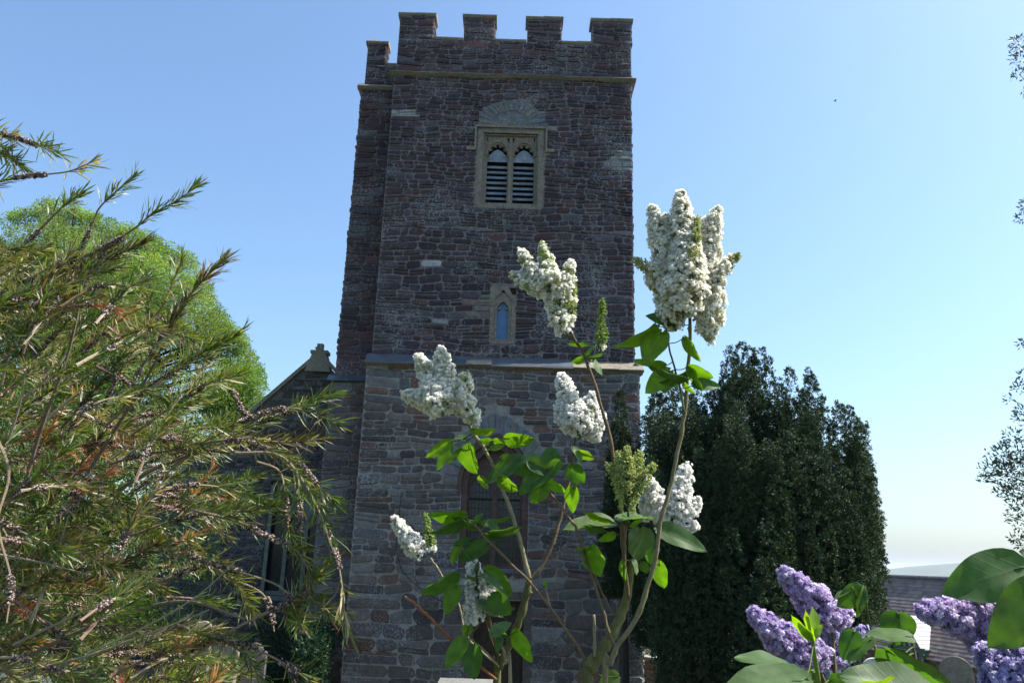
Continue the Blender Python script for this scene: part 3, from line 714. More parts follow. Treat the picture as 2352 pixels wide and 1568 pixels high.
for (p, q) in (((gl[0] - .15, gl[1] - .12), (GX, GZ + .02)), ((GX, GZ + .02), (-4.15, GZ - 1.16))):
    n_ = 7 if q[0] == GX else 2
    for i in range(n_):
        a = np.array(p) + (np.array(q) - np.array(p)) * i / n_; b = np.array(p) + (np.array(q) - np.array(p)) * (i + .985) / n_
        V = [(a[0], NY - .08, a[1]), (b[0], NY - .08, b[1]), (b[0], NY - .08, b[1] + .14), (a[0], NY - .08, a[1] + .14)]; V += [(x, NY + .3, z) for x, y, z in V]
        mb.add(V, [(0, 1, 2, 3), (3, 2, 6, 7), (0, 4, 5, 1), (1, 5, 6, 2), (0, 3, 7, 4), (4, 7, 6, 5)])
mb.build("coping", M_coping, church)
mb = MB()
mb.add([(GX - .36, NY - .09, GZ - .45), (GX + .36, NY - .09, GZ - .45), (GX + .19, NY - .09, GZ + .06), (GX - .19, NY - .09, GZ + .06)] + [(GX - .36, NY + .28, GZ - .45), (GX + .36, NY + .28, GZ - .45), (GX + .19, NY + .28, GZ + .06), (GX - .19, NY + .28, GZ + .06)],
       [(0, 1, 2, 3), (1, 5, 6, 2), (0, 3, 7, 4), (3, 2, 6, 7), (4, 7, 6, 5)])
mb.box((GX - .24, NY - .1, GZ + .062), (GX + .24, NY + .25, GZ + .15)); mb.box((GX - .09, NY - .02, GZ + .151), (GX + .07, NY + .15, GZ + .36))
mb.box((GX - .13, NY - .03, GZ + .2), (GX - .0901, NY + .14, GZ + .26))
mb.build("finial", M_coping, church)
mb = MB()
mb.add([(gl[0] - .1, NY + .05, gl[1]), (GX, NY + .05, GZ), (GX, 34, GZ), (gl[0] - .1, 34, gl[1])], [(0, 1, 2, 3)]); mb.add([(GX, NY + .05, GZ), (-1, NY + .05, GZ - 4.3), (-1, 34, GZ - 4.3), (GX, 34, GZ)], [(0, 1, 2, 3)])
mb.build("roof", mat_plain("roof_slate", (0.09, 0.085, 0.10), .7, .3, .3, 6, .4), church)
mb = MB()
acx = (H_AW[0] + H_AW[1]) / 2
arched_plate(mb, H_AW[0] + .02, H_AW[1] - .02, .50, 3.38, NY + .1, .14, [(acx - .5, .20, .62, 2.38, arch_top(.20, .26)), (acx, .20, .62, 2.38, arch_top(.20, .26)), (acx + .5, .20, .62, 2.38, arch_top(.20, .26)),
    (acx - .24, .13, 2.78, 2.98, arch_top(.13, .18)), ])
for a, b in ((-.76, -.66), (.66, .76)): mb.box((acx + a, NY - .01, .5), (acx + b, NY + .099, 3.3))
mb.box((acx - .82, NY - .04, .40), (acx + .82, NY + .2, .499))
aw = mb.build("aisle_window", mat_stone("green_grey_limestone", (0.15, 0.165, 0.14), .3, (.22, .24, .2), .9, .3), church)
mb = MB(); mb.add([(H_AW[0], NY + .2, .5), (H_AW[1], NY + .2, .5), (H_AW[1], NY + .2, 3.4), (H_AW[0], NY + .2, 3.4)], [(0, 1, 2, 3)]); mb.build("glass_pane", M_glass, aw)
settle(church)
# ------------------------------------------------------------------ cottage on the right
M_slate = mat_plain("slate_tiles", (0.125, 0.115, 0.13), 0.55, 0.4, 0.3, 5, 0.4)
M_cwall = mat_stone("cottage_stone", None, 0.4, (0.35, 0.33, 0.28), 0.9, 0.5)
M_green = mat_plain("dark_green_paint", (0.015, 0.05, 0.035), 0.4, 0.5, 0.2, 6, 0.1)
M_white = mat_plain("white_render", (0.55, 0.55, 0.52), 0.8, 0.3, 0.1, 6, 0.2)
M_tile_c, ntc, Nc, Lc, Pc = newmat("slate_courses"); Pc.inputs["Roughness"].default_value = 0.6
_a = Nc.new("ShaderNodeAttribute"); _a.attribute_name = "Col"; _n = Nc.new("ShaderNodeTexNoise"); _n.inputs["Scale"].default_value = 1.5; _n.inputs["Detail"].default_value = 8
_t = Nc.new("ShaderNodeTexCoord"); Lc.new(_t.outputs["Object"], _n.inputs["Vector"])
_m = Nc.new("ShaderNodeMapRange"); _m.inputs[1].default_value = .55; _m.inputs[2].default_value = .75; _m.inputs[4].default_value = .35; Lc.new(_n.outputs["Fac"], _m.inputs[0])
_x = Nc.new("ShaderNodeMix"); _x.data_type = 'RGBA'; Lc.new(_m.outputs[0], _x.inputs[0]); Lc.new(_a.outputs["Color"], _x.inputs[6]); _x.inputs[7].default_value = (.24, .24, .22, 1); Lc.new(_x.outputs[2], Pc.inputs["Base Color"])

ea, eb = Zp(2244, 1516, -1.4), Zp(2003, 1477, -1.4)       # right and left end of the eaves
tdir = unit(eb - ea); ndir = np.array([-tdir[1], tdir[0], 0]); ndir = ndir if ndir[1] > 0 else -ndir
if ndir[0] < 0: pass
eb = ea + tdir * 11.0
RUN, RISE = 2.3, 2.72
cot = empty("cottage", tuple(ea * [1, 1, 0] + [0, 0, -3.8]), "low stone cottage with purple slate roof and small gabled dormer behind the lilac", "cottage")
def CP(s, t, z): return ea + tdir * s + ndir * t + np.array([0, 0, z])      # s along eaves (to the far left), t inwards, z above the eaves
def slope_roof(mb, P, s0, s1, t0, z0, t1, z1, rows, w, th, cols, R):
    for r in range(rows):
        a, b = r / rows, (r + 1.12) / rows; off = (r % 2) * w / 2; s = s0 - off
        while s < s1:
            x0, x1 = max(s, s0), min(s + w * .985, s1)
            if x1 - x0 > .02:
                j = R.uniform(0, .006); c = pick(cols, R); q = R.uniform(.82, 1.15)
                def at(s_, k, h): k = min(k, 1.0); return P(s_, t0 + (t1 - t0) * k, z0 + (z1 - z0) * k + h)
                V = [at(x0, a, th + j), at(x1, a, th + j), at(x1, b, .006), at(x0, b, .006), at(x0, a, j), at(x1, a, j)]
                mb.add(V, [(0, 1, 2, 3), (0, 4, 5, 1)], tuple(v * q for v in c))
            s += w
SL = [((0.18, 0.125, 0.108), 5), ((0.145, 0.10, 0.092), 3), ((0.21, 0.15, 0.125), 3), ((0.21, 0.17, 0.13), 1)]
mb = MB(); R = random.Random(8)
mb.add([CP(-.15, -.2, -.2 * RISE / RUN), CP(11, -.2, -.2 * RISE / RUN), CP(11, RUN, RISE), CP(-.15, RUN, RISE), CP(11, 2 * RUN, 0), CP(-.15, 2 * RUN, 0)], [(0, 1, 2, 3), (3, 2, 4, 5)], (.1, .1, .11))
slope_roof(mb, CP, -.15, 11, -.2, -.2 * RISE / RUN, RUN, RISE, 22, .26, .022, SL, R)
mb.build("roof", M_tile_c, cot)
mb = MB()
for k in range(24):
    a, b = -.2 + k * .47, -.2 + k * .47 + .46
    mb.tube([CP(a, RUN, RISE + .02), CP(b, RUN, RISE + .02)], .09, 8)
mb.build("ridge_tiles", M_slate, cot)
mb = MB(); R = random.Random(3)
W4 = [CP(0, 0, 0), CP(11, 0, 0), CP(11, 2 * RUN, 0), CP(0, 2 * RUN, 0)]
def wallp(P0, P1, outw, off=0.0):
    u = unit((P1 - P0) * [1, 1, 0])
    return lambda s, z, d: P0 + u * s + outw * (d + off) + np.array([0, 0, z])
CW = [((0.17, 0.13, 0.09), 4), ((0.13, 0.10, 0.075), 4), ((0.21, 0.17, 0.12), 3), ((0.10, 0.085, 0.07), 2)]
f_ = wallp(CP(0, 0, 0), CP(11, 0, 0), -ndir)
mb.add([CP(0, 0, -3.2), CP(11, 0, -3.2), CP(11, 0, -.01), CP(0, 0, -.01)], [(0, 1, 2, 3)], (.16, .13, .1))
masonry(mb, 0, 11, -3.0, -.15, f_, lambda u, w, R_: tuple(x * R_.uniform(.85, 1.15) for x in pick(CW, R_)), [(3.3, 5.0, -1.6, .2)], h=(.1, .2), wd=(.18, .45), seed=71)
mb.add([CP(0, 0, -3.2), CP(0, 2 * RUN, -3.2), CP(0, 2 * RUN, 0), CP(0, RUN, RISE - .03), CP(0, 0, 0)], [(0, 1, 2, 3, 4)], (.16, .13, .1))
masonry(mb, 0, 2 * RUN, -3.0, -.1, wallp(CP(0, 0, 0), CP(0, 2 * RUN, 0), -tdir), lambda u, w, R_: pick(CW, R_), [], h=(.1, .2), wd=(.18, .45), seed=72)
mb.build("wall", M_cwall, cot)
# dormer
dm = Zp(2674 / 1.2755, 1903 / 1.2755, -1.4); s_d = float(np.dot(dm - ea, tdir))
dhw, dz0, dz1 = .78, .12, 1.28
mb = MB()
DP = lambda s, t, z: CP(s_d + s, t, z)
RB = 1.7
for sg in (-1, 1):
    mb.add([DP(0, -.3, dz1), DP(0, RB, dz1), DP(sg * (dhw + .14), RB, dz0 - .16), DP(sg * (dhw + .14), -.3, dz0 - .16)], [(0, 1, 2, 3)], (.12, .12, .12))
    for r in range(9):
        a, b = r / 9, (r + 1.12) / 9
        for q in range(8):
            t0_, t1_ = -.3 + q * .25 + (r % 2) * .0, -.3 + q * .25 + .245
            def at(k, t_, h): return DP(sg * (dhw + .14) * (1 - min(k, 1)), t_, dz0 - .16 + (dz1 - dz0 + .16) * min(k, 1) + h)
            mb.add([at(a, t0_, .03), at(a, t1_, .03), at(b, t1_, .012), at(b, t0_, .012)], [(0, 1, 2, 3)], tuple(v * R.uniform(.8, 1.2) for v in (.30, .31, .32)))  # slates paler than the main roof: sun glare put into their colour
dr = mb.build("dormer", M_tile_c, cot)
for nd in (M_tile_c.node_tree.nodes,): pass
mb = MB()
for sg in (-1, 1):      # barge boards, tie beam, studs
    a, b = DP(0, -.32, dz1 + .02), DP(sg * (dhw + .17), -.32, dz0 - .2); n_ = np.array([0, 0, -.17])
    V = [a, b, b + n_, a + n_]; V += [v + ndir * .05 for v in V]
    mb.add(V, [(0, 1, 2, 3), (4, 7, 6, 5), (0, 4, 5, 1), (1, 5, 6, 2), (2, 6, 7, 3)])
def dbox(mb, s0, s1, t0, t1, z0, z1):
    V = [DP(s, t, z) for z in (z0, z1) for s, t in ((s0, t0), (s1, t0), (s1, t1), (s0, t1))]
    mb.add(V, [(0, 3, 2, 1), (4, 5, 6, 7), (0, 1, 5, 4), (1, 2, 6, 5), (2, 3, 7, 6), (3, 0, 4, 7)])
dbox(mb, -dhw - .12, dhw + .12, -.31, -.18, .03, .15)
for s_ in (-.35, -.05, .25): dbox(mb, s_, s_ + .1, -.27, -.21, .15, .85)
dbox(mb, -dhw - .16, -dhw + .02, -.36, .1, -.16, .1); dbox(mb, dhw - .02, dhw + .16, -.36, .1, -.16, .1)
dbox(mb, -.06, .04, -.36, -.26, dz1, dz1 + .2)
mb.build("barge_board", M_green, dr)
mb = MB()
mb.add([DP(-dhw + .1, -.2, .14), DP(dhw - .1, -.2, .14), DP(0, -.2, dz1 - .1)], [(0, 1, 2)])
mb.build("gable_panel", M_white, dr)
mb = MB()
for s_ in np.linspace(-.72, .72, 6): dbox(mb, s_ - .025, s_ + .025, -.2, -.15, -1.0, .03)
for z_ in (-1.0, -.5, -.02): dbox(mb, -.74, .74, -.19, -.16, z_, z_ + .045)
wf = mb.build("window_frame", mat_plain("pale_green_paint", (.35, .42, .36), .6, .3, .1, 8, .1), dr)
mb = MB(); mb.add([DP(-.74, -.17, -1.0), DP(.74, -.17, -1.0), DP(.74, -.17, .03), DP(-.74, -.17, .03)], [(0, 1, 2, 3)]); mb.build("glass_pane", mat_plain("window_glass", (.03, .035, .04), .1, .6, .1, 3, 0), wf)
settle(cot)

# ------------------------------------------------------------------ gravestones, tomb, low wall
def slab(name, label, cx, topy, wpx, Y, style="round", th=.1, yaw=0.0, lean=0.0, mat=None, h=None, cat="gravestone", group="gravestones in the churchyard"):
    P = D(cx, topy, Y); w = wpx * Y / FOC; gz_ = ground_z(P[0], Y) - .1
    Hh = P[2] - gz_
    prof = [(-w / 2, 0), (w / 2, 0)]
    if style == "round":
        r = w / 2; prof += [(r * math.cos(t), Hh - r + r * math.sin(t)) for t in np.linspace(0, math.pi, 17)]
    elif style == "shoulder":
        r = w * .32; prof += [(w / 2, Hh - r * 1.15), (w / 2 - .04, Hh - r)] + [(r * math.cos(t), Hh - r + r * math.sin(t)) for t in np.linspace(0, math.pi, 13)] + [(-w / 2 + .04, Hh - r), (-w / 2, Hh - r * 1.15)]
    else: prof += [(w / 2, Hh), (-w / 2, Hh)]
    n = len(prof); ch = .012
    c_, s_ = math.cos(yaw), math.sin(yaw)
    cen = np.array([0, Hh * .5])
    def tp(x, y, z):
        z2 = z; y2 = y + lean * z; return (P[0] + x * c_ - y2 * s_, Y + x * s_ + y2 * c_, gz_ + z2)
    V = []
    for d_, k in ((-th / 2, 1 - ch / w * 2), (-th / 2 + ch, 1), (th / 2 - ch, 1), (th / 2, 1 - ch / w * 2)):
        V += [tp(p[0] * k, d_, cen[1] + (p[1] - cen[1]) * (k if k < 1 else 1)) for p in prof]
    mb = MB(); F = [tuple(range(n)), tuple(range(4 * n - 1, 3 * n - 1, -1))]
    for L_i in range(3):
        F += [(L_i * n + (i + 1) % n, L_i * n + i, (L_i + 1) * n + i, (L_i + 1) * n + (i + 1) % n) for i in range(n)]
    mb.add(V, F, (.25, .22, .18))
    o = mb.build(name, mat or M_grave)
    return tag(o, label, cat, group)
M_grave = mat_stone("weathered_headstone", (0.20, 0.165, 0.125), 0.55, (0.36, 0.34, 0.27), 0.9, 0.6, 0.1, 2)
M_gpale = mat_stone("pale_headstone", (0.48, 0.46, 0.42), 0.3, (0.6, 0.6, 0.56), 0.9, 0.3, 0, 2)
M_gdark = mat_stone("dark_headstone", (0.10, 0.09, 0.085), 0.5, (0.22, 0.21, 0.19), 0.9, 0.5, 0.1, 2)
M_gblue = mat_stone("slate_headstone", (0.14, 0.17, 0.21), 0.2, (0.3, 0.33, 0.36), 0.6, 0.2, 0, 2)
slab("headstone", "brown round-topped headstone standing in front of the cottage wall", 2192, 1508, 66, 7.5, "round", .13, -.5, .05)
slab("headstone", "small pale arched headstone behind the purple lilac leaves", 2005, 1510, 46, 10, "round", .1, -.3, 0, M_gpale)
slab("headstone", "blue-grey square headstone just left of the arched pale one", 1912, 1525, 30, 10.5, "flat", .1, .2, 0, M_gblue)
slab("headstone", "tall dark headstone beside the ivy below the aisle window", 588, 1476, 50, 13, "shoulder", .12, .15, 0.02, M_gdark)
slab("headstone", "broad brown headstone left of the dark one, behind the bottlebrush", 520, 1462, 56, 12.6, "shoulder", .12, -.1, 0.03)
slab("headstone", "curved-top stone half hidden behind the middle of the bottlebrush", 468, 1425, 44, 11.5, "round", .1, .1, 0, M_grave)
slab("headstone", "white headstone lit by the sun at the lower left corner", 62, 1508, 130, 9, "flat", .14, .1, 0, M_gpale)
# chest tomb in front of the tower
tb = D(1072, 1557, 12.1); tg = ground_z(tb[0], 11.5)
tomb = empty("chest_tomb", (tb[0], 11.5, tg), "grey stone chest tomb with a flat lichened lid in front of the tower", "tomb")
mb = MB(); w_ = 118 * 11.5 / FOC
mb.box((tb[0] - w_ / 2, 11.6, tb[2] - .1), (tb[0] + w_ / 2, 12.1, tb[2])); mb.box((tb[0] - w_ / 2 + .03, 11.63, tb[2] - .13), (tb[0] + w_ / 2 - .03, 12.07, tb[2] - .101)); M_tomb = mat_stone("grey_tomb_stone", (0.15, 0.15, 0.14), 0.6, (0.30, 0.31, 0.28), 0.9, 0.6, 0.05, 2); mb.build("lid", M_tomb, tomb)
mb = MB(); mb.box((tb[0] - w_ / 2 + .08, 11.68, tg - .1), (tb[0] + w_ / 2 - .08, 12.02, tb[2] - .131)); mb.build("chest", M_tomb, tomb); settle(tomb)
# churchyard wall right of the tower
mb = MB(); wa, wb = D(1440, 1502, 24), D(1760, 1600, 21)
wz = wa[2]
u_ = unit((wb - wa) * [1, 1, 0]); ln = np.linalg.norm((wb - wa)[:2]); o_ = np.array([u_[1], -u_[0], 0]); P0 = np.array([wa[0], wa[1], 0])
g_ = -2.6
def WP(s, z, d): return P0 + u_ * s + o_ * d + np.array([0, 0, z])
mb.add([WP(0, g_, 0), WP(ln, g_, 0), WP(ln, wz, 0), WP(0, wz, 0)], [(0, 1, 2, 3)], (.22, .2, .17)); mb.add([WP(0, g_, -.4), WP(0, wz, -.4), WP(ln, wz, -.4), WP(ln, g_, -.4)], [(0, 1, 2, 3)], (.22, .2, .17))
mb.add([WP(0, wz, 0), WP(ln, wz, 0), WP(ln, wz, -.4), WP(0, wz, -.4)], [(0, 1, 2, 3)], (.22, .2, .17)); mb.add([WP(0, g_, 0), WP(0, wz, 0), WP(0, wz, -.4), WP(0, g_, -.4)], [(0, 1, 2, 3)], (.22, .2, .17))
BR = [((.19, .085, .06), 3), ((.16, .13, .10), 3), ((.23, .20, .16), 3), ((.12, .10, .09), 2)]
masonry(mb, 0, ln, g_, wz, WP, lambda u, w, R_: pick(BR, R_), [], h=(.06, .12), wd=(.12, .3), gap=.012, seed=77)
tag(mb.build("churchyard_wall", M_cwall), "low wall of red and buff stone beyond the right foot of the tower", "wall")

# ------------------------------------------------------------------ foliage helpers
def leaf_quads(C, Dr, Nn, L, W, bend=0.0):
    """C base points, Dr directions, Nn normals (n,3); diamond leaves of 4 corners"""
    S = np.cross(Dr, Nn); S /= np.linalg.norm(S, axis=1)[:, None] + 1e-9
    L = np.broadcast_to(L, (len(C),))[:, None]; W = np.broadcast_to(W, (len(C),))[:, None]
    mid = C + Dr * L * .45 + Nn * L * bend
    return np.stack([C, mid + S * W * .5, C + Dr * L, mid - S * W * .5], 1)
def rand_dirs(n): v = NR.normal(size=(n, 3)); return v / np.linalg.norm(v, axis=1)[:, None]
def norm(v): return v / (np.linalg.norm(v, axis=-1)[..., None] + 1e-9)
def colvar(base, n, s=.25, hue=.1):
    k = NR.uniform(1 - s, 1 + s, (n, 1)); h = NR.normal(0, hue, (n, 1))
    c = np.array(base)[None] * k * np.concatenate([1 + h, np.ones((n, 1)), 1 - h], 1)
    return np.clip(c, 0.002, 1)

# ------------------------------------------------------------------ yews
M_yew = mat_leaf("yew_needles", 0.08, 0.6, 0.2, tint=(1.2, 1.6, .5))
M_bark = mat_stone("bark", (0.07, 0.055, 0.045), 0.3, (0.16, 0.15, 0.13), 0.95, 0.9, 0, 4)
def plume(x, y, zb, zt, r, lean, dens, out):
    """upright feathery column: tufts over a lumpy tapering surface"""
    Ln = zt - zb; n = int(dens * 2 * math.pi * r * Ln * .8)
    t = NR.uniform(0, 1, n) ** 0.92; a = NR.uniform(0, 2 * math.pi, n); ph = NR.uniform(0, 6, 4)
    taper = np.where(t > .6, (1 - ((t - .6) / .4) ** 1.8) * .88 + .12, 1.0) * (0.8 + .2 * np.minimum(t / .2, 1))
    lump = 1 + .10 * np.sin(t * Ln * 5.5 + ph[0] + 2 * np.sin(a + ph[1])) + .10 * np.sin(a * 3 + ph[2])
    rad = r * 1.02 * taper * lump * (1 - .40 * NR.uniform(0, 1, n) ** 2.2)
    cx = x + lean[0] * t * Ln + .06 * np.sin(t * Ln * 1.5 + ph[3]); cy = y + lean[1] * t * Ln
    o = np.stack([np.cos(a), np.sin(a), np.zeros(n)], 1)
    P = np.stack([cx, cy, zb + t * Ln], 1) + o * rad[:, None]
    m = 5; P = P[::m]; o = o[::m]; g = rand_dirs(len(P) * m); bright = np.repeat(NR.uniform(.7, 1.3, len(P)), m)
    oo = np.repeat(o, m, 0); g = norm(g + oo * .8 + np.array([0, 0, .35]))
    out.append((np.repeat(P, m, 0) + g * NR.uniform(.02, .06, (len(g), 1)), norm(g + oo * .3)))
def yew(name, label, plumes, trunk, dens=230, col=(0.034, 0.056, 0.030), nb=5, lw=(0.040, .017)):
    acc = []
    for p in plumes: plume(*p, dens, acc)
    P = np.concatenate([a for a, _ in acc]); O = np.concatenate([b for _, b in acc]); n = len(P)
    root = empty(name, trunk[0], label, "yew tree", None)
    mb = MB()
    tuftc = colvar(col, n, .35, .12)
    for k in range(nb):
        d = norm(O * NR.uniform(.5, 1.0, (n, 1)) + np.array([0, 0, 1.0]) * NR.uniform(.0, .8, (n, 1)) + rand_dirs(n) * .6)
        nn = norm(np.cross(d, rand_dirs(n)))
        Q = leaf_quads(P + rand_dirs(n) * .018, d, nn, NR.uniform(.6, 1.25, n) * lw[0], NR.uniform(.7, 1.3, n) * lw[1], .05)
        c = tuftc * NR.uniform(.8, 1.2, (n, 1)); tip = NR.uniform(0, 1, n) < .12; c[tip] = c[tip] * [1.9, 1.8, 1.3]  # random paler needles put sunlit highlights into the colour
        mb.quads(Q, c)
    mb.build("crown", M_yew, root)
    mb = MB()
    for pts, r0, r1 in trunk[1]: mb.tube(smooth_path(pts, 5), np.linspace(r0, r1, len(smooth_path(pts, 5))), 8)
    mb.build("trunk", M_bark, root); settle(root)
    return root

# outline of the big yew in picture coordinates
OX = [1490, 1560, 1600, 1655, 1668, 1680, 1710, 1742, 1752, 1768, 1790, 1815, 1830, 1850, 1870, 1890, 1915, 1940, 1968, 1990, 2008, 2020, 2028, 2032]
OY = [930, 905, 905, 890, 850, 800, 790, 800, 870, 825, 870, 850, 895, 850, 862, 915, 935, 925, 945, 1000, 1030, 1080, 1200, 1300]
YY = 13.5
Rp = random.Random(5); plumes = []
def add_plume(px, py, Y, r, Ln):
    T = D(px, py, Y); gz_ = ground_z(T[0], Y); zb = max(T[2] - Ln, gz_ + .1, D(px, np.interp(px, [1900, 1945, 1985, 2015], [1750, 1470, 1400, 1360]), Y)[2])
    if T[2] - zb < .5: return
    cxp = D(1760, 1300, YY)[0]; lean = ((T[0] - cxp) * .022, (Y - YY - .5) * .03)
    plumes.append((T[0] - lean[0] * (T[2] - zb), Y - lean[1] * (T[2] - zb), zb, T[2], r, lean))
for px, py in zip(OX, OY):
    if px > 1995: continue
    add_plume(px - max(0, px - 1900) * .14, py, YY + Rp.uniform(-.2, .3), .16 if px > 1750 else .19, 3.4)
for px, py, r in ((1690, 812, .28), (1722, 800, .28), (1735, 822, .25), (1866, 868, .25), (1955, 935, .2), (1975, 960, .2)): add_plume(px, py, YY, r, 3.2)
for px, py in ((1572, 905), (1585, 912), (1598, 900), (1612, 908), (1625, 898), (1638, 905), (1650, 892), (1662, 880), (1605, 930), (1640, 930)): add_plume(px + 6, py, YY + Rp.uniform(-.2, .2), .2, 3.2)
for k in range(60):
    px = Rp.uniform(1500, 1975); py = np.interp(px, OX, OY) + Rp.uniform(25, 110); add_plume(px, py, YY - Rp.uniform(.3, .7), Rp.uniform(.15, .21), 3.2)
for k in range(85):
    px = Rp.uniform(1490, 1985); py = np.interp(px, OX, OY) + Rp.uniform(120, 330); s = 1 - abs(px - 1750) / 350
    add_plume(px, py, YY - .7 - .9 * max(s, 0) * Rp.uniform(.4, 1), Rp.uniform(.15, .21), Rp.uniform(2.0, 3.2))
for k in range(60):
    px = Rp.uniform(1500, 1985); py = Rp.uniform(1180, 1440); s = 1 - abs(px - 1750) / 350
    add_plume(px, py, YY - .8 - 1.1 * max(s, 0) * Rp.uniform(.6, 1), Rp.uniform(.15, .22), Rp.uniform(1.4, 2.4))
for py in range(1030, 1400, 38): add_plume(1984 + 12 * math.sin((py - 1000) / 130) + Rp.uniform(-5, 5), py, YY + Rp.uniform(-.4, .2), .19, 1.6)
for k in range(26):   # back of the crown
    px = Rp.uniform(1520, 1990); add_plume(px, np.interp(px, OX, OY) + Rp.uniform(60, 160), YY + Rp.uniform(.6, 2.2), .32, 5)
T0 = D(1760, 1400, YY); g0 = ground_z(T0[0], YY)
tr = [([(T0[0] + dx, YY + dy, g0 - .1), (T0[0] + dx * 1.6, YY + dy, g0 + 1.4), (T0[0] + dx * 2.6, YY + dy * 1.5, g0 + 3.6)], .2, .07) for dx, dy in ((-.6, 0), (-.25, -.4), (.1, .2), (.45, -.3), (.75, .1))]
yew("yew_tree", "big dark green upright yew filling the space right of the tower", plumes, ((T0[0], YY, g0), tr), dens=290)
plumes = []
YS = 14.6
for px, py, r in ((1432, 900, .13), (1424, 960, .17), (1440, 985, .18), (1415, 1040, .18), (1445, 1070, .22), (1405, 1090, .17), (1425, 1120, .22), (1400, 1180, .16), (1450, 1150, .24), (1430, 1230, .26), (1405, 1300, .2), (1460, 1280, .25)):
    T = D(px, py, YS + Rp.uniform(-.25, .3)); plumes.append((T[0], T[1], max(T[2] - 2.4, D(px, 1375, YS)[2]), T[2], r * .95, (.0, 0)))
T1 = D(1432, 1400, YS); g1 = ground_z(T1[0], YS)
yew("yew_tree", "slim pointed dark yew against the right edge of the tower", plumes, ((T1[0], YS, g1), [([(T1[0], YS, g1 - .1), (T1[0], YS, g1 + 2.2), (T1[0], YS, g1 + 4)], .12, .03)]), dens=800)
plumes = []
for px, py, r in ((1500, 905, .2), (1517, 882, .2), (1535, 872, .2), (1550, 890, .2), (1482, 960, .2), (1500, 960, .26), (1530, 950, .28), (1560, 960, .26), (1478, 1060, .22), (1500, 1080, .28), (1535, 1070, .3), (1470, 1170, .22), (1500, 1200, .3), (1540, 1210, .3), (1580, 1150, .3), (1484, 1320, .25), (1520, 1340, .3), (1570, 1330, .3), (1490, 1390, .25), (1530, 1400, .28), (1560, 1410, .25), (1595, 1400, .28), (1505, 1300, .28), (1545, 1270, .3), (1590, 1250, .3)):
    T = D(px, py, 14.2 + Rp.uniform(-.4, .3)); plumes.append((T[0], T[1], max(T[2] - 3.0, D(px, 1420 if px < 1482 else 1492, 14.2)[2]), T[2], r * .95, (.0, 0)))
T2 = D(1520, 1400, 14.2); g2 = ground_z(T2[0], 14.2)
yew("yew_tree", "round-shouldered dark yew between the slim pointed one and the big one", plumes, ((T2[0], 14.2, g2), [([(T2[0], 14.2, g2 - .1), (T2[0], 14.2, g2 + 2.2), (T2[0], 14.2, g2 + 4)], .14, .03)]), dens=480)

# ------------------------------------------------------------------ broadleaf trees and shrubs
M_leaf_far = mat_leaf("tree_leaves", 0.4, 0.5, 0.3, tint=(1.4, 1.6, .5))
def clump_tree(name, label, cat, clumps, leaf, per, col, trunk, size=.5, up=.4, group=None, mat=None, branch=True, hue=.12):
    """clumps: (centre, radius); leaves on and in each clump, plus limbs from the trunk to every clump"""
    mb = MB()
    for cen, r in clumps:
        n = int(per * r * r) + 10; d = rand_dirs(n); d[:, 2] *= .8
        lum = NR.uniform(.62, 1.25); warm = NR.uniform(-.1, .18)  # clump brightness puts bough shade into the leaf colour
        rr = r * (1 - .6 * NR.uniform(0, 1, n) ** 2.0) * (1 + .22 * np.sin(d[:, 0] * 5 + cen[0] * 3) * np.cos(d[:, 2] * 4 + cen[2]))
        P = cen + d * rr[:, None]
        dr = norm(d + np.array([0, 0, up]) + rand_dirs(n) * .9); nn = norm(np.cross(dr, rand_dirs(n)) + np.array([0, 0, .5]))
        c = colvar(col, n, .3, hue) * lum * [1 + warm, 1, 1 - warm]
        mb.quads(leaf_quads(P, dr, nn, NR.uniform(.6, 1.2, n) * leaf[0], NR.uniform(.7, 1.2, n) * leaf[1], .08), c)
    base, top, r0 = trunk
    root = empty(name, tuple(base), label, cat, group)
    mb.build("crown", mat or M_leaf_far, root)
    mb = MB(); base = np.array(base, float); top = np.array(top, float)
    pts = smooth_path([base, base + (top - base) * .5 + [.1, 0, 0], top], 6); mb.tube(pts, np.linspace(r0, r0 * .25, len(pts)), 8)
    if branch:
        for cen, r in clumps[::max(1, len(clumps) // 120)]:
            s = base + (top - base) * min(.95, max(.25, (cen[2] - base[2]) / (top[2] - base[2] + 1e-6) * .7))
            mb.tube(smooth_path([s, (s + cen) / 2 + [0, 0, .08 * np.linalg.norm(cen - s)], cen], 4), np.linspace(r0 * (.3 if mat is None else .08), r0 * (.05 if mat is None else .012), 9), 5)
    mb.build("trunk", M_bark, root); settle(root); return root

# bright tree behind the bottlebrush
Rt = random.Random(9); cl = []
TYd = 34.0
tx = [-260, -120, 10, 60, 130, 200, 250, 330, 400, 450, 490, 520, 560, 590, 600]
ty = [640, 540, 495, 478, 474, 492, 520, 545, 580, 610, 700, 740, 790, 830, 880]
for k in range(330):
    px = Rt.uniform(-250, 590); top = np.interp(px, tx, ty); py = top + Rt.uniform(0, 1) ** 1.4 * (1000 - top) + 14
    e = min(1, (600 - px) / 300)
    Y = TYd + Rt.uniform(-5, 3) * max(e, .15)
    r = Rt.uniform(.5, 1.05); P = D(px, py + r * FOC / Y * .9, Y); cl.append((P, r))
for px, py in zip(np.linspace(20, 590, 34), [np.interp(q, tx, ty) for q in np.linspace(20, 590, 34)]):
    r = Rt.uniform(.35, .6); cl.append((D(px, py + r * FOC / TYd * .8, TYd), r))
for k in range(120):
    px = Rt.uniform(10, 600); r_ = Rt.uniform(.12, .34); cl.append((D(px, np.interp(px, tx, ty) + Rt.uniform(-13, 14), TYd + Rt.uniform(-1, 1)), r_))
tb_ = D(120, 1200, TYd); tb_[2] = -3.4
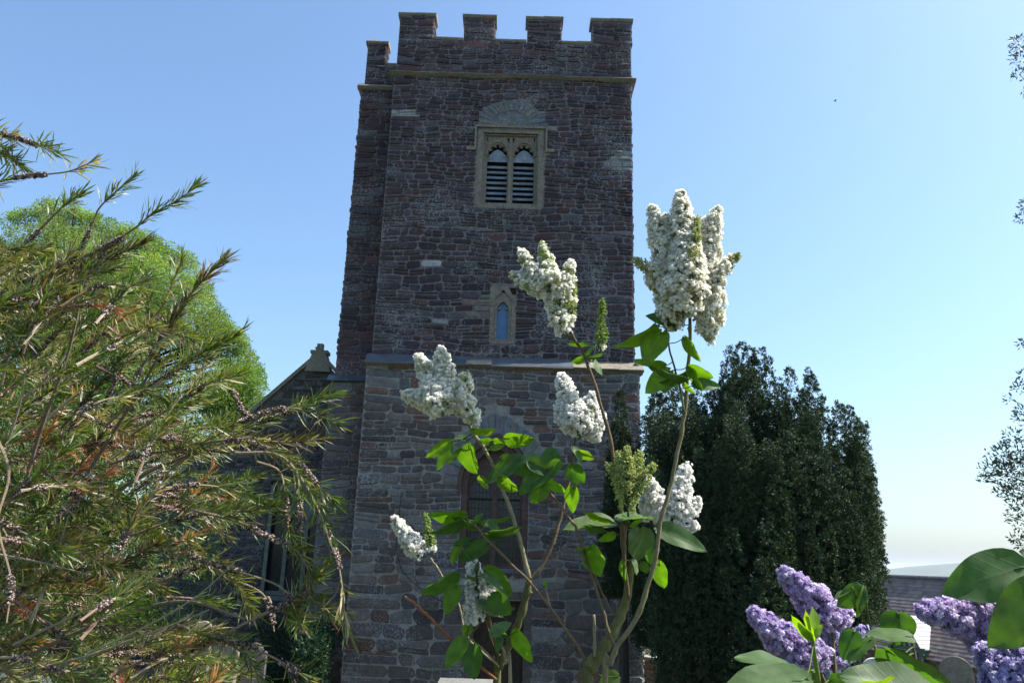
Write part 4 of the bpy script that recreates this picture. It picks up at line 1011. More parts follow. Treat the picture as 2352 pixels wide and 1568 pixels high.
clump_tree("deciduous_tree", "fresh light green broadleaf tree rising behind the bottlebrush", "tree", cl, (.12, .05), 1400, (0.16, 0.24, 0.06), (tb_, D(150, 640, TYd), .45))
# darker shrubs and hedge seen through the bottlebrush
cl = [(D(Rt.uniform(-60, 470), Rt.uniform(1180, 1480), Rt.uniform(15, 18)), Rt.uniform(.35, .7)) for k in range(60)]
b_ = D(200, 1500, 16.5); b_[2] = ground_z(b_[0], 16.5)
clump_tree("laurel_shrub", "broad mid-green churchyard shrub glimpsed through gaps in the bottlebrush", "shrub", cl, (.10, .045), 750, (0.05, 0.10, 0.022), (b_, b_ + [0, 0, 2.0], .12))
cl = [(D(Rt.uniform(-160, 420), Rt.uniform(960, 1420), Rt.uniform(22, 27)), Rt.uniform(.7, 1.3)) for k in range(90)]
b_ = D(120, 1500, 25); b_[2] = ground_z(b_[0], 25)
clump_tree("hedgerow_tree", "low bushy tree behind the laurel at the left edge", "tree", cl, (.16, .07), 260, (0.06, 0.115, 0.025), (b_, b_ + [0, 0, 3.4], .2))
cl = []
for k in range(70):
    px = Rt.uniform(575, 800); top = np.interp(px, [570, 620, 700, 760, 800], [1420, 1385, 1375, 1390, 1440]); Y = Rt.uniform(16.2, 17.6) if px > 700 else Rt.uniform(17.6, 19.6)
    r = Rt.uniform(.22, .4); P = D(px, top + Rt.uniform(0, 230) + r * FOC / Y, Y)
    if P[0] + r > -3.35 and Y < 23: P[0] = -3.4 - r
    cl.append((P, r))
b_ = D(690, 1560, 18.2); b_[2] = ground_z(b_[0], 18.2)
clump_tree("evergreen_shrub", "very dark evergreen shrub growing against the church under the aisle window", "shrub", cl, (.09, .04), 1400, (0.016, 0.042, 0.022), (b_, b_ + [0, 0, 1.4], .08))
# evergreen at the right edge
M_oak = mat_leaf("holm_oak_leaves", 0.2, 0.4, 0.5)
TYr = 7.0; cl = []
spots = [(2338, 100, 18), (2350, 130, 26), (2340, 170, 16), (2356, 210, 10), (2352, 500, 18), (2358, 470, 14), (2345, 890, 16), (2352, 860, 14), (2318, 915, 8), (2350, 945, 14), (2345, 960, 12), (2350, 790, 10),
         (2300, 1045, 26), (2330, 1035, 30), (2275, 1078, 20), (2310, 1090, 34), (2345, 1080, 36), (2258, 1100, 10), (2330, 1130, 26), (2350, 1160, 26), (2318, 1185, 10), (2345, 1200, 16), (2335, 1235, 12), (2350, 1250, 14), (2300, 1130, 14), (2325, 1000, 14)]
for px, py, rp in spots:
    Y = TYr + Rt.uniform(-.25, .25); cl.append((D(px, py, Y), 1.2 * rp * Y / FOC))
for k in range(170):
    px = Rt.uniform(2450, 3050); py = Rt.uniform(-150, 1300); Y = TYr + Rt.uniform(-1.2, 1.6); cl.append((D(px, py, Y), Rt.uniform(.12, .32)))
b_ = D(2720, 1500, TYr); b_[2] = ground_z(b_[0], TYr)
clump_tree("evergreen_oak", "grey-green small-leaved evergreen tree reaching in at the right edge", "tree", cl, (.044, .015), 9500, (0.055, 0.075, 0.042), (b_, D(2700, 150, TYr), .22), mat=M_oak, hue=.06)

# bird
mb = MB(); bp = D(1918, 231, 40)  # blurry flying insect, drawn as a winged dark speck
s = .14
mb.add([bp + np.array(v) * s for v in [(-.6, 0, -.5), (0, .2, -.15), (.75, 0, .6), (.05, -.2, .1), (-.1, 0, .25), (-.85, .5, .15), (.35, .6, -.45)]], [(0, 1, 2, 3), (0, 3, 4), (3, 2, 4), (1, 0, 5), (1, 6, 2)], (.03, .03, .03))
tag(mb.build("insect", mat_plain("dark_speck", (.04, .04, .045), .8)), "tiny dark bird flying in the open sky right of the tower", "insect")
# ------------------------------------------------------------------ lilacs
M_lleaf = mat_leaf("lilac_leaf", 0.40, 0.5, 0.32, veins=True, tint=(1.9, 2.1, 0.35), scale=60)
M_stem = mat_stone("lilac_stem", None, 0.25, (0.30, 0.27, 0.2), 0.85, 0.5, 0, 14, 0.3)
M_petal = mat_leaf("petals", 0.62, 0.6, 0.2, tint=(1.0, 1.0, .95))
OCT = np.array([[1, 0, 0], [0, 1, 0], [-1, 0, 0], [0, -1, 0], [0, 0, 1.15], [0, 0, -1.15]], float)
OCF = np.array([[0, 1, 4], [1, 2, 4], [2, 3, 4], [3, 0, 4], [1, 0, 5], [2, 1, 5], [3, 2, 5], [0, 3, 5]])
def blobs(mb, P, r, cols):
    n = len(P); r = np.broadcast_to(r, (n,))
    a = NR.uniform(0, 6.28, n); c, s = np.cos(a), np.sin(a)
    O = np.tile(OCT[None], (n, 1, 1)); X = O[:, :, 0] * c[:, None] - O[:, :, 1] * s[:, None]; Y = O[:, :, 0] * s[:, None] + O[:, :, 1] * c[:, None]
    V = np.stack([X, Y, O[:, :, 2]], 2) * r[:, None, None] + P[:, None, :]
    F = (OCF[None] + (np.arange(n) * 6)[:, None, None]).reshape(-1, 3)
    mb.add(V.reshape(-1, 3), F, np.repeat(cols, 6, 0))
def florets(mb, P, O, size, cols, whorls=2):
    n = len(P); t1 = norm(np.cross(O, rand_dirs(n))); t2 = np.cross(O, t1)
    for w in range(whorls):
        for k in range(4):
            a = (k + .5 * w) * math.pi / 2; cup = .25 + .6 * w
            d = norm(t1 * math.cos(a) + t2 * math.sin(a) + O * (cup + NR.uniform(-.25, .25, (n, 1))))
            nn = norm(O - d * np.sum(O * d, 1)[:, None] + 1e-4)
            c = cols * NR.uniform(.78, 1.15, (n, 1))
            L = size * NR.uniform(.8, 1.15, n) * (1 - .25 * w)
            Q = leaf_quads(P + O * .001 * w, d, nn, L, L * .85, .18)
            mb.quads(Q, np.clip(c, 0, .94))
def panicle(name, parent, lobes, Y0, col, budcol, size=.0052, stemcol=(.07, .10, .03), label=None):
    """lobes: (bx, by, tx, ty, radius px, share of buds, dY)"""
    mb = MB(); mg = MB()
    for (bx, by, tx, ty, rp, bud, dY) in lobes:
        A, B = D(bx, by, Y0 + dY), D(tx, ty, Y0 + dY * .6 + NR.uniform(-.01, .01)); ax = B - A; Ln = np.linalg.norm(ax); ax = ax / Ln
        r = rp * 1.06 * Y0 / FOC; s1 = unit(np.cross(ax, [0.2, 1, .1])); s2 = np.cross(ax, s1)
        K = max(6, int(2 * math.pi * r * Ln * .72 / (.0094 ** 2)))
        t = NR.uniform(0, 1, K) ** .9; a = NR.uniform(0, 2 * math.pi, K)
        rad = r * np.clip(1 - t, .02, 1) ** .48 * np.minimum(1, .5 + t * 2.6) * (1 - .4 * NR.uniform(0, 1, K) ** 3)
        rad = rad * (1 + .10 * np.sin(t * Ln * 230 + a * 2)) - .005
        o = s1 * np.cos(a)[:, None] + s2 * np.sin(a)[:, None]
        cc = A + ax * (t * Ln)[:, None] + o * rad[:, None]
        od = norm(o + ax * (.25 + .9 * t[:, None]))
        # open florets and buds by little cluster
        isb = NR.uniform(0, 1, K) < bud * (.45 + 1.1 * t)
        m_ = 9
        P = np.repeat(cc[~isb], m_, 0); OO = norm(np.repeat(od[~isb], m_, 0) + rand_dirs(len(P)) * .85)
        P = P + OO * NR.uniform(.002, .0115, (len(P), 1))
        sh = np.repeat(NR.uniform(.88, 1.1, (~isb).sum()), m_)[:, None]
        cv = np.array(col[0])[None] * sh; mixw = NR.uniform(0, 1, (len(P), 1)) ** 1.6; cv = cv * (1 - mixw) + np.array(col[1])[None] * mixw * sh
        if len(P): florets(mb, P, OO, size, cv)
        m_ = 9
        P = np.repeat(cc[isb], m_, 0); OO = norm(np.repeat(od[isb], m_, 0) + rand_dirs(len(P)) * .9)
        if len(P):
            P = P + OO * NR.uniform(.003, .0105, (len(P), 1)); blobs(mb, P, NR.uniform(.0013, .0025, len(P)), colvar(budcol, len(P), .25, .08))
        mg.tube([A - ax * .01, A + ax * Ln * .9], [.0026, .001], 5, stemcol)
        for q in range(0, K, 3): mg.tube([A + ax * max(0, t[q] * Ln - .012), cc[q]], .0007, 3, stemcol, False)
    o = mb.build(name, M_petal, parent)
    if label: o["label"] = label
    mg.build("flower_stalks", M_stem, o)
    return o
def lobe(*a): return a if len(a) == 7 else a + (0.0,)

UVS = []
def heart_leaf(parent, bx, by, tx, ty, w, Y, mode="d", stems=None, col=None, dY=0.0, wr=None, fold=None):
    """heart-shaped leaf seen from (bx, by) at its stalk to (tx, ty) at its point, w pixels wide"""
    B, T = D(bx, by, Y), D(tx, ty, Y + dY); ax = T - B; Ln = np.linalg.norm(ax); ax /= Ln
    view = unit(CAM - (B + T) / 2)
    tgt = {"b": np.array([-.60, -.62, -.50]), "p": np.array([.42, -.62, .62]), "d": np.array([-.35, -.9, .12]), "m": np.array([.15, -.85, .35])}[mode] + np.array([rnd.uniform(-.15, .15), 0, rnd.uniform(-.15, .15)])
    n = tgt - ax * np.dot(tgt, ax); n = unit(n); vis = abs(np.dot(n, view))
    Wm = w * Y / FOC
    Wd = Wm / max(vis, .4)
    if Wd > Ln * 1.15: Wd = Ln * 1.15
    # tip the blade further if the photo shows it edge on
    if Wm < Ln * .38:
        Wd = Ln * .66; ang = math.acos(min(1, Wm / Wd)); s = np.cross(n, ax)
        v1 = unit(view - ax * np.dot(view, ax)); s1 = np.cross(v1, ax)
        sg = 1 if mode in "pm" else -1
        cand = [v1 * math.cos(ang) + s1 * math.sin(ang) * q for q in (1, -1)]
        cand.sort(key=lambda q: -q[2] * sg); n = unit(cand[0])
    s = np.cross(n, ax)
    ns, nu = 11, 6; fold = rnd.uniform(.12, .32) if fold is None else fold; curl = rnd.uniform(.04, .16); tw = rnd.uniform(-.25, .25); sidecurl = rnd.uniform(-.1, .15)
    V = []; UV = []
    ph = rnd.uniform(0, 6)
    for i in range(ns + 1):
        t = i / ns; t_ = t ** 1.15
        h = (t_ ** .40) * ((1 - t_) ** .80) / ((.3333 ** .40) * (.6667 ** .80)) if 0 < t < 1 else (0.0 if t == 1 else .12)
        h = min(h, 1.0) * Wd / 2
        for j in range(-nu // 2, nu // 2 + 1):
            u = j / (nu / 2)
            y = t_ * Ln - .10 * Ln * abs(u) ** 1.4 * math.exp(-t_ / .12)
            zz = abs(u) * h * fold - curl * Ln * (t_ ** 2) + .035 * Wd * math.sin(t_ * 11 + ph + u * 2) * abs(u) + tw * u * h * (t_ - .3) + sidecurl * h * u * u
            V.append(B + ax * y + s * (u * h * math.cos(fold)) + n * zz); UV.append((u * h / (Wd / 2) * .5, t_))
    F = []
    k = nu + 1
    for i in range(ns):
        for j in range(nu): F.append((i * k + j, i * k + j + 1, (i + 1) * k + j + 1, (i + 1) * k + j))
    base = {"b": (.085, .165, .016), "p": (.080, .135, .055), "d": (.044, .100, .024), "m": (.052, .108, .030)}[mode] if col is None else col  # greens differ by mode: backlit, top-lit and shaded looks put into the colour
    c = np.array(base) * rnd.uniform(.85, 1.15) * np.array([rnd.uniform(.9, 1.15), 1, rnd.uniform(.85, 1.1)])
    mb = MB(); mb.add(V, F, c); nuv = len(V)
    # stalk
    P2 = B - ax * .018 - n * .002
    if stems is not None and len(stems):
        dd = np.linalg.norm(stems - B, axis=1); i = int(np.argmin(dd + .25 * np.maximum(0, stems[:, 2] - B[2])))
        if dd[i] < .12: P2 = stems[i]
    mid = (B + P2) / 2 + np.array([0, 0, -.10 * np.linalg.norm(B - P2)])
    mb.tube(smooth_path([P2, mid, B, B + ax * Ln * .12 - n * .0006], 4), .0011 * Y / 1.6 if Y > 1.2 else .0011, 5, (.10, .13, .035))
    uv = np.zeros((mb.n, 2)); uv[:nuv] = UV; uv[nuv:] = (.3, .5)
    return mb.build("leaf", M_lleaf, parent, smooth=True, uv=uv)

# ---- white lilac
WB = D(1230, 1568, 1.66)
wl_root = empty("white_lilac", (WB[0], 1.66, 0.0), "white-flowered lilac bush in bloom standing in front of the tower", "lilac bush")
LS = 1.6
OLIVE, PALE, REDB, BRN = (.13, .125, .045), (.27, .235, .14), (.24, .10, .045), (.15, .105, .06)
def to_ground(px, Y, gx=None):
    P = D(px, 1568, Y); G = np.array([P[0] if gx is None else gx, Y, 0.0]); return [G, G + (P - G) * .6 + [0.01, 0, 0]]
G1 = WB[0] - .06; G2 = WB[0] + .08
stems = [  # (points (x, y), Y start, Y end, width px start/end, colour, rooted at)
 ([(1142, 1568), (1147, 1530), (1170, 1480), (1190, 1430), (1207, 1375), (1216, 1330)], 1.66, 1.62, 17, 15, OLIVE, G1),
 ([(1216, 1330), (1205, 1285), (1190, 1225), (1165, 1150), (1138, 1085), (1115, 1035), (1092, 1000), (1070, 965), (1052, 938)], 1.62, 1.57, 11, 6, PALE, None),
 ([(1216, 1332), (1245, 1298), (1270, 1245), (1287, 1190), (1302, 1130), (1313, 1070), (1322, 1005)], 1.62, 1.64, 9, 6, BRN, None),
 ([(1352, 1532), (1330, 1490), (1300, 1445), (1265, 1397), (1216, 1335), (1165, 1285), (1120, 1240), (1090, 1205)], 1.60, 1.55, 7, 5, BRN, None),
 ([(1147, 1530), (1135, 1490), (1118, 1440), (1106, 1400), (1098, 1350), (1095, 1320), (1098, 1290)], 1.66, 1.55, 8, 5, (.07, .06, .03), None),
 ([(1147, 1530), (1138, 1480), (1125, 1430), (1119, 1395)], 1.66, 1.58, 7, 8, BRN, None),
 ([(930, 1370), (960, 1393), (990, 1420), (1020, 1450), (1045, 1480), (1085, 1515), (1140, 1560)], 1.52, 1.64, 6, 6, REDB, None),
 ([(1172, 1568), (1163, 1520), (1155, 1490), (1142, 1450), (1135, 1430)], 1.60, 1.57, 7, 6, PALE, G1 + .01),
 ([(985, 1278), (1000, 1295), (1020, 1330), (1048, 1375), (1060, 1410), (1066, 1450), (1090, 1480), (1145, 1530)], 1.70, 1.68, 4, 5, PALE, None),
 ([(1150, 1385), (1130, 1402), (1110, 1420), (1085, 1452)], 1.6, 1.66, 4, 4, BRN, None),
 ([(1350, 1568), (1356, 1540), (1375, 1505), (1400, 1465), (1425, 1415), (1440, 1370), (1447, 1320), (1455, 1285)], 1.60, 1.60, 26, 16, OLIVE, G2),
 ([(1443, 1372), (1435, 1310), (1430, 1240), (1425, 1160), (1412, 1070), (1400, 1000), (1380, 930), (1358, 860), (1340, 815), (1318, 775), (1300, 745), (1270, 690), (1255, 640)], 1.60, 1.56, 10, 5, BRN, None),
 ([(1390, 1568), (1402, 1525), (1420, 1480), (1461, 1421), (1490, 1334), (1504, 1292), (1511, 1243), (1519, 1190), (1538, 1124), (1560, 1019), (1573, 940), (1580, 860), (1585, 780), (1584, 720), (1578, 640)], 1.55, 1.50, 11, 7, (.19, .165, .085), G2 + .03),
 ([(1362, 1530), (1366, 1480), (1364, 1411)], 1.60, 1.58, 6, 6, PALE, None),
 ([(1413, 1491), (1399, 1453), (1367, 1345), (1339, 1264), (1325, 1215), (1300, 1180), (1265, 1135), (1241, 1109)], 1.56, 1.60, 7, 5, BRN, None),
 ([(1418, 1420), (1390, 1375), (1362, 1310), (1338, 1258)], 1.60, 1.58, 5, 4, BRN, None),
 ([(1445, 1375), (1436, 1310), (1435, 1246), (1441, 1195)], 1.58, 1.56, 7, 6, (.14, .10, .05), None),
 ([(1265, 1397), (1258, 1370), (1252, 1345)], 1.60, 1.59, 5, 4, PALE, None),
 ([(1340, 815), (1362, 830), (1375, 790), (1380, 740)], 1.57, 1.57, 4, 2.5, (.08, .11, .04), None),
 ([(1573, 950), (1560, 880), (1545, 830), (1535, 790), (1528, 750)], 1.5, 1.47, 5, 3.5, (.09, .12, .045), None),
 ([(1511, 1200), (1520, 1180), (1530, 1150)], 1.55, 1.6, 5, 4, BRN, None),
 ([(1060, 1455), (1085, 1470), (1120, 1500), (1145, 1530)], 1.6, 1.64, 4, 4, PALE, None),
]
allst = []
for pts, ya, yb_, wa_, wb_, c, root in stems:
    n = len(pts); P = [D(x, y, ya + (yb_ - ya) * i / (n - 1)) for i, (x, y) in enumerate(pts)]; W = list(np.linspace(wa_, wb_, n))
    if root is not None: g = to_ground(pts[0][0], ya, root); P = g + P; W = [wa_ * 1.15, wa_ * 1.05] + W
    sp = smooth_path(P, 5); ws = np.interp(np.linspace(0, 1, len(sp)), np.linspace(0, 1, len(W)), W) * LS / FOC / 2
    sp[1:-1] += NR.normal(0, .0006, (len(sp) - 2, 3))
    nodes = NR.uniform(0, 1, len(sp)) < .16; ws = ws * np.where(nodes, 1.22, 1)
    cc = np.array(c)[None] * NR.uniform(.85, 1.15, (len(sp), 1))
    mb = MB(); mb.tube(sp, ws, 8, np.repeat(cc, 8, 0))
    for i in np.where(nodes)[0]:
        if 1 < i < len(sp) - 2: blobs(mb, np.array([sp[i] + rand_dirs(1)[0] * ws[i] * [1, .3, .6]]), ws[i] * .55, np.array([c]) * 1.1)
    mb.build("branch", M_stem, wl_root, smooth=True); allst.append(sp)
STP = np.concatenate(allst)

WHT = ((.94, .93, .89), (.92, .89, .76)); WPURE = ((.94, .93, .92), (.92, .91, .87)); CREAM = (.50, .56, .22); GRNB = (.34, .44, .12)
panicle("flower_panicle", wl_root, [lobe(1030, 940, 1013, 806, 34, .12), lobe(1020, 935, 962, 822, 32, .12, .02), lobe(1012, 925, 932, 905, 27, .15), lobe(1050, 925, 1074, 858, 24, .5), lobe(1045, 895, 1093, 968, 29, .25), lobe(1015, 945, 985, 870, 36, .05, -.03)], 1.57, WHT, CREAM)
panicle("flower_panicle", wl_root, [lobe(1268, 690, 1247, 562, 26, .55), lobe(1255, 680, 1198, 580, 26, .25), lobe(1245, 665, 1178, 632, 22, .45), lobe(1285, 700, 1312, 606, 26, .45), lobe(1300, 745, 1318, 655, 18, .8), lobe(1300, 762, 1262, 695, 24, .35), lobe(1262, 660, 1262, 600, 26, .3, -.02)], 1.56, WHT, CREAM)
panicle("flower_panicle", wl_root, [lobe(1380, 800, 1383, 690, 14, 1.6)], 1.57, WHT, GRNB, label="small green panicle still in bud")
panicle("flower_panicle", wl_root, [lobe(1575, 690, 1562, 448, 44, .06), lobe(1550, 700, 1498, 480, 36, .08, .02), lobe(1600, 700, 1647, 482, 36, .06, .02), lobe(1585, 640, 1602, 505, 20, .9, -.06), lobe(1530, 640, 1458, 596, 20, .8), lobe(1630, 640, 1694, 588, 22, .6), lobe(1550, 750, 1515, 600, 34, .3), lobe(1620, 765, 1655, 620, 32, .25),
    lobe(1570, 720, 1580, 520, 56, .12, -.03), lobe(1560, 700, 1530, 500, 40, .1, .03), lobe(1590, 700, 1620, 510, 38, .1, .03), lobe(1610, 690, 1632, 782, 24, .45), lobe(1580, 690, 1543, 752, 22, .35), lobe(1600, 730, 1640, 700, 30, .3), lobe(1560, 700, 1490, 640, 24, .5)], 1.50, ((.94, .92, .86), (.93, .89, .76)), (.55, .56, .27), label="largest white panicle at the top right of the bush")
panicle("flower_panicle", wl_root, [lobe(1330, 995, 1290, 866, 33, .06), lobe(1340, 985, 1362, 908, 26, .1), lobe(1312, 985, 1284, 930, 24, .1), lobe(1350, 1000, 1380, 955, 25, .2), lobe(1328, 990, 1330, 930, 30, .2, -.02), lobe(1350, 985, 1372, 1005, 20, .1)], 1.62, WPURE, CREAM)
panicle("flower_panicle", wl_root, [lobe(968, 1272, 905, 1193, 19, .15), lobe(992, 1262, 978, 1185, 12, 1.1), lobe(955, 1270, 930, 1240, 17, .1)], 1.70, WPURE, GRNB)
panicle("flower_panicle", wl_root, [lobe(1100, 1400, 1086, 1285, 22, .0), lobe(1092, 1430, 1080, 1370, 20, .1), lobe(1110, 1400, 1128, 1355, 20, 0)], 1.60, WPURE, CREAM)
panicle("flower_panicle", wl_root, [lobe(1443, 1175, 1440, 1032, 26, 2), lobe(1435, 1140, 1398, 1068, 18, 2), lobe(1455, 1130, 1502, 1068, 16, 2), lobe(1450, 1120, 1470, 1040, 20, 2), lobe(1430, 1110, 1420, 1045, 17, 2)], 1.56, WHT, (.50, .55, .22), label="cream green panicle of closed buds")
panicle("flower_panicle", wl_root, [lobe(1520, 1195, 1490, 1105, 31, .05), lobe(1548, 1195, 1577, 1070, 30, .08), lobe(1570, 1185, 1602, 1150, 20, .1), lobe(1545, 1195, 1595, 1208, 18, .1), lobe(1500, 1180, 1475, 1150, 22, .1)], 1.62, WPURE, CREAM)

LV = [  # bx, by, tx, ty, width, light mode (tilt and colour)
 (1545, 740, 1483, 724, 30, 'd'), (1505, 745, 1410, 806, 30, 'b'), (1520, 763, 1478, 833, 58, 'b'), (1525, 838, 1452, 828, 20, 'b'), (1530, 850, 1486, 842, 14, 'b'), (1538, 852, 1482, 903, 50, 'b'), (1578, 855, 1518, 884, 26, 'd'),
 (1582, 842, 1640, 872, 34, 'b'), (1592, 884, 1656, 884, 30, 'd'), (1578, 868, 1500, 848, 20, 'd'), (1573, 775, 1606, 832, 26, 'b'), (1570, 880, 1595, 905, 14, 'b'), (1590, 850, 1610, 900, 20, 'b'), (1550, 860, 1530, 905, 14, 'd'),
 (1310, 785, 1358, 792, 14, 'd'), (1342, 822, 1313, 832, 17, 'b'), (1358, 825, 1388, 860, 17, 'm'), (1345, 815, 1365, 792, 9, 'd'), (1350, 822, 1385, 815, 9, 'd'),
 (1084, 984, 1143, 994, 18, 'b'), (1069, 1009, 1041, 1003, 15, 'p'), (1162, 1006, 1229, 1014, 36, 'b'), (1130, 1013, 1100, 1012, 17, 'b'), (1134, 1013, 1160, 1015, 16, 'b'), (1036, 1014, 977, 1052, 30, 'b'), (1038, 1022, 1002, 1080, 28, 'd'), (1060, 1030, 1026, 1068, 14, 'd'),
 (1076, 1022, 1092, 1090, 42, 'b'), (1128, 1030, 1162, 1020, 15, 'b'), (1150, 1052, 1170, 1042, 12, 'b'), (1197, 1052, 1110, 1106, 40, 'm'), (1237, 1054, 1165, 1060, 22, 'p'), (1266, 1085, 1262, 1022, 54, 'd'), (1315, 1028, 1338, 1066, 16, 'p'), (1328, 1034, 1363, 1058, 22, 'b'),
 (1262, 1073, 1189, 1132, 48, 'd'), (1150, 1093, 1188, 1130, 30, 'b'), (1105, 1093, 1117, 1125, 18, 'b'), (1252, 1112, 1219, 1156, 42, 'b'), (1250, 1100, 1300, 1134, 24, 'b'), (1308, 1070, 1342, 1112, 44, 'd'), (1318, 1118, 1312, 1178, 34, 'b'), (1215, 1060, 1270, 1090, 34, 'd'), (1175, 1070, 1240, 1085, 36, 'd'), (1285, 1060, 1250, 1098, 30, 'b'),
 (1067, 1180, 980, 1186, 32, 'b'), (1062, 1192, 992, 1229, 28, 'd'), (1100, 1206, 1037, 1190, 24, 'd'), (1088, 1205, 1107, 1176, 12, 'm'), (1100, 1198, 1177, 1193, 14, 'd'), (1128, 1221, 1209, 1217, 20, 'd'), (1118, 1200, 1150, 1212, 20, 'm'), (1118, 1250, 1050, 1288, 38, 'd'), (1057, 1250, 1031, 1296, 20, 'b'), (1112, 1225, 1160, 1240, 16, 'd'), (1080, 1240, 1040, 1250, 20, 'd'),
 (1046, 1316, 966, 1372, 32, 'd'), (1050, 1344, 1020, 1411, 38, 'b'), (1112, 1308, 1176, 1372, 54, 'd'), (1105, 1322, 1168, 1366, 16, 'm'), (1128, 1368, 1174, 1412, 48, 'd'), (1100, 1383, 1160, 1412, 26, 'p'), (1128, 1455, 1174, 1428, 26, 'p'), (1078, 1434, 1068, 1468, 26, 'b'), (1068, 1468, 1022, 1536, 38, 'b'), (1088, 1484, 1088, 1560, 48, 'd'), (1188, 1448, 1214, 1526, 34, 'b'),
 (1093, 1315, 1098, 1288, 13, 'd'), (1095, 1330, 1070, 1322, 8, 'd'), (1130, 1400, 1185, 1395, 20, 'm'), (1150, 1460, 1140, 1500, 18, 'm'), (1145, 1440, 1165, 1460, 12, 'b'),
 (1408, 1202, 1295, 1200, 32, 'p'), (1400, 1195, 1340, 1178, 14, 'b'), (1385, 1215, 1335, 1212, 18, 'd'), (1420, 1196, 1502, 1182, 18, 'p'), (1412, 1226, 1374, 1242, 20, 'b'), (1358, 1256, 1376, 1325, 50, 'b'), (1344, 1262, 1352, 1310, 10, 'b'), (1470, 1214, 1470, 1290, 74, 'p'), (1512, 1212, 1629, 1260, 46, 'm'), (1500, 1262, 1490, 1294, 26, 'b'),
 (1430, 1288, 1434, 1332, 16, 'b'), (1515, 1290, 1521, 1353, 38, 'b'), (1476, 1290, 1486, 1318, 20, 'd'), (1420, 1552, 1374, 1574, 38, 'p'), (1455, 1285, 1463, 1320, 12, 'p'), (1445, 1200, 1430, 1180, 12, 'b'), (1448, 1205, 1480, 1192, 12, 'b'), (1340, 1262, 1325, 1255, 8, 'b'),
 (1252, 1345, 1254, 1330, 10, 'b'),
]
for i, (bx, by, tx, ty, w, md) in enumerate(LV):
    Yl = 1.58 + rnd.uniform(-.03, .03)
    if bx > 1480 and by < 920: Yl = 1.49 + rnd.uniform(-.02, .03)
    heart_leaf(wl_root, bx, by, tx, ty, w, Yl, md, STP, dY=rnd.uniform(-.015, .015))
settle(wl_root)
for c in wl_root.children:
    pass

# ---- purple lilac, nearer, at the lower right
PB = D(2250, 1568, 1.1)
pl_root = empty("purple_lilac", (PB[0], 1.15, 0.0), "purple-flowered lilac with large heart-shaped leaves at the lower right corner", "lilac bush")
PUR = ((.50, .39, .66), (.76, .70, .86)); PUR2 = ((.42, .36, .66), (.70, .66, .86)); PBUD = (.36, .18, .46)
panicle("flower_panicle", pl_root, [lobe(1908, 1420, 1803, 1318, 36, .05), lobe(1925, 1430, 1880, 1380, 34, .05), lobe(1905, 1425, 1950, 1412, 20, .3)], 1.22, PUR, PBUD, .0054, (.10, .05, .06), "purple panicle leaning up and left from the middle of the bush")
panicle("flower_panicle", pl_root, [lobe(1868, 1535, 1731, 1408, 40, .05), lobe(1880, 1530, 1820, 1450, 38, .05), lobe(1870, 1540, 1850, 1500, 34, .1)], 1.18, PUR, PBUD, .0054, (.10, .05, .06), "longest purple panicle, lowest on the left")
panicle("flower_panicle", pl_root, [lobe(1915, 1535, 1900, 1440, 34, .05), lobe(1940, 1500, 1985, 1450, 22, .1)], 1.26, PUR2, PBUD, .0054, (.10, .05, .06))
panicle("flower_panicle", pl_root, [lobe(2250, 1430, 2122, 1400, 36, .0), lobe(2280, 1450, 2180, 1390, 36, .0), lobe(2300, 1490, 2215, 1440, 34, .1), lobe(2300, 1520, 2245, 1480, 32, .1), lobe(2300, 1460, 2250, 1390, 40, 0)], .98, PUR, PBUD, .0058, (.10, .05, .06), "broad pale purple panicle above the cottage dormer")
panicle("flower_panicle", pl_root, [lobe(2400, 1345, 2264, 1362, 30, .0), lobe(2400, 1380, 2300, 1350, 30, .0)], .98, PUR2, PBUD, .0058, (.10, .05, .06))
panicle("flower_panicle", pl_root, [lobe(2360, 1600, 2262, 1500, 52, 0), lobe(2340, 1620, 2272, 1555, 50, 0), lobe(2390, 1580, 2320, 1490, 48, .0)], .92, PUR2, PBUD, .0058, (.10, .05, .06), "blue-purple panicle in the bottom right corner")
pst = []
for pts, ya, yb_, wa_, wb_, c in [([(1925, 1700), (1905, 1600), (1885, 1545), (1870, 1520)], 1.2, 1.18, 9, 6, BRN), ([(1925, 1700), (1920, 1560), (1910, 1430)], 1.2, 1.24, 8, 6, BRN), ([(1882, 1640), (1880, 1568), (1872, 1510), (1865, 1462)], 1.06, 1.02, 11, 7, (.14, .24, .035)),
        ([(2060, 1700), (2050, 1600), (2015, 1500), (2005, 1468)], 1.1, 1.12, 9, 5, BRN), ([(2330, 1750), (2310, 1600), (2290, 1500), (2300, 1400), (2350, 1330)], 1.0, .98, 12, 7, BRN), ([(2200, 1700), (2150, 1600), (2110, 1540), (2095, 1470)], 1.05, 1.05, 10, 5, BRN), ([(2390, 1700), (2380, 1500), (2385, 1380), (2360, 1300)], .98, .98, 11, 6, BRN)]:
    P = [D(x, y, ya + (yb_ - ya) * i / (len(pts) - 1)) for i, (x, y) in enumerate(pts)]; g = np.array([PB[0] + (P[0][0] - PB[0]) * .3, 1.15, 0]); P = [g, g + (P[0] - g) * .6 + [0, 0, .03]] + P
    sp = smooth_path(P, 5); mb = MB(); mb.tube(sp, np.linspace(wa_ * 1.3, wb_, len(sp)) * ya / FOC / 2, 8, c); mb.build("branch", M_stem, pl_root, smooth=True); pst.append(sp)
PST = np.concatenate(pst)
YG = (.19, .30, .025)
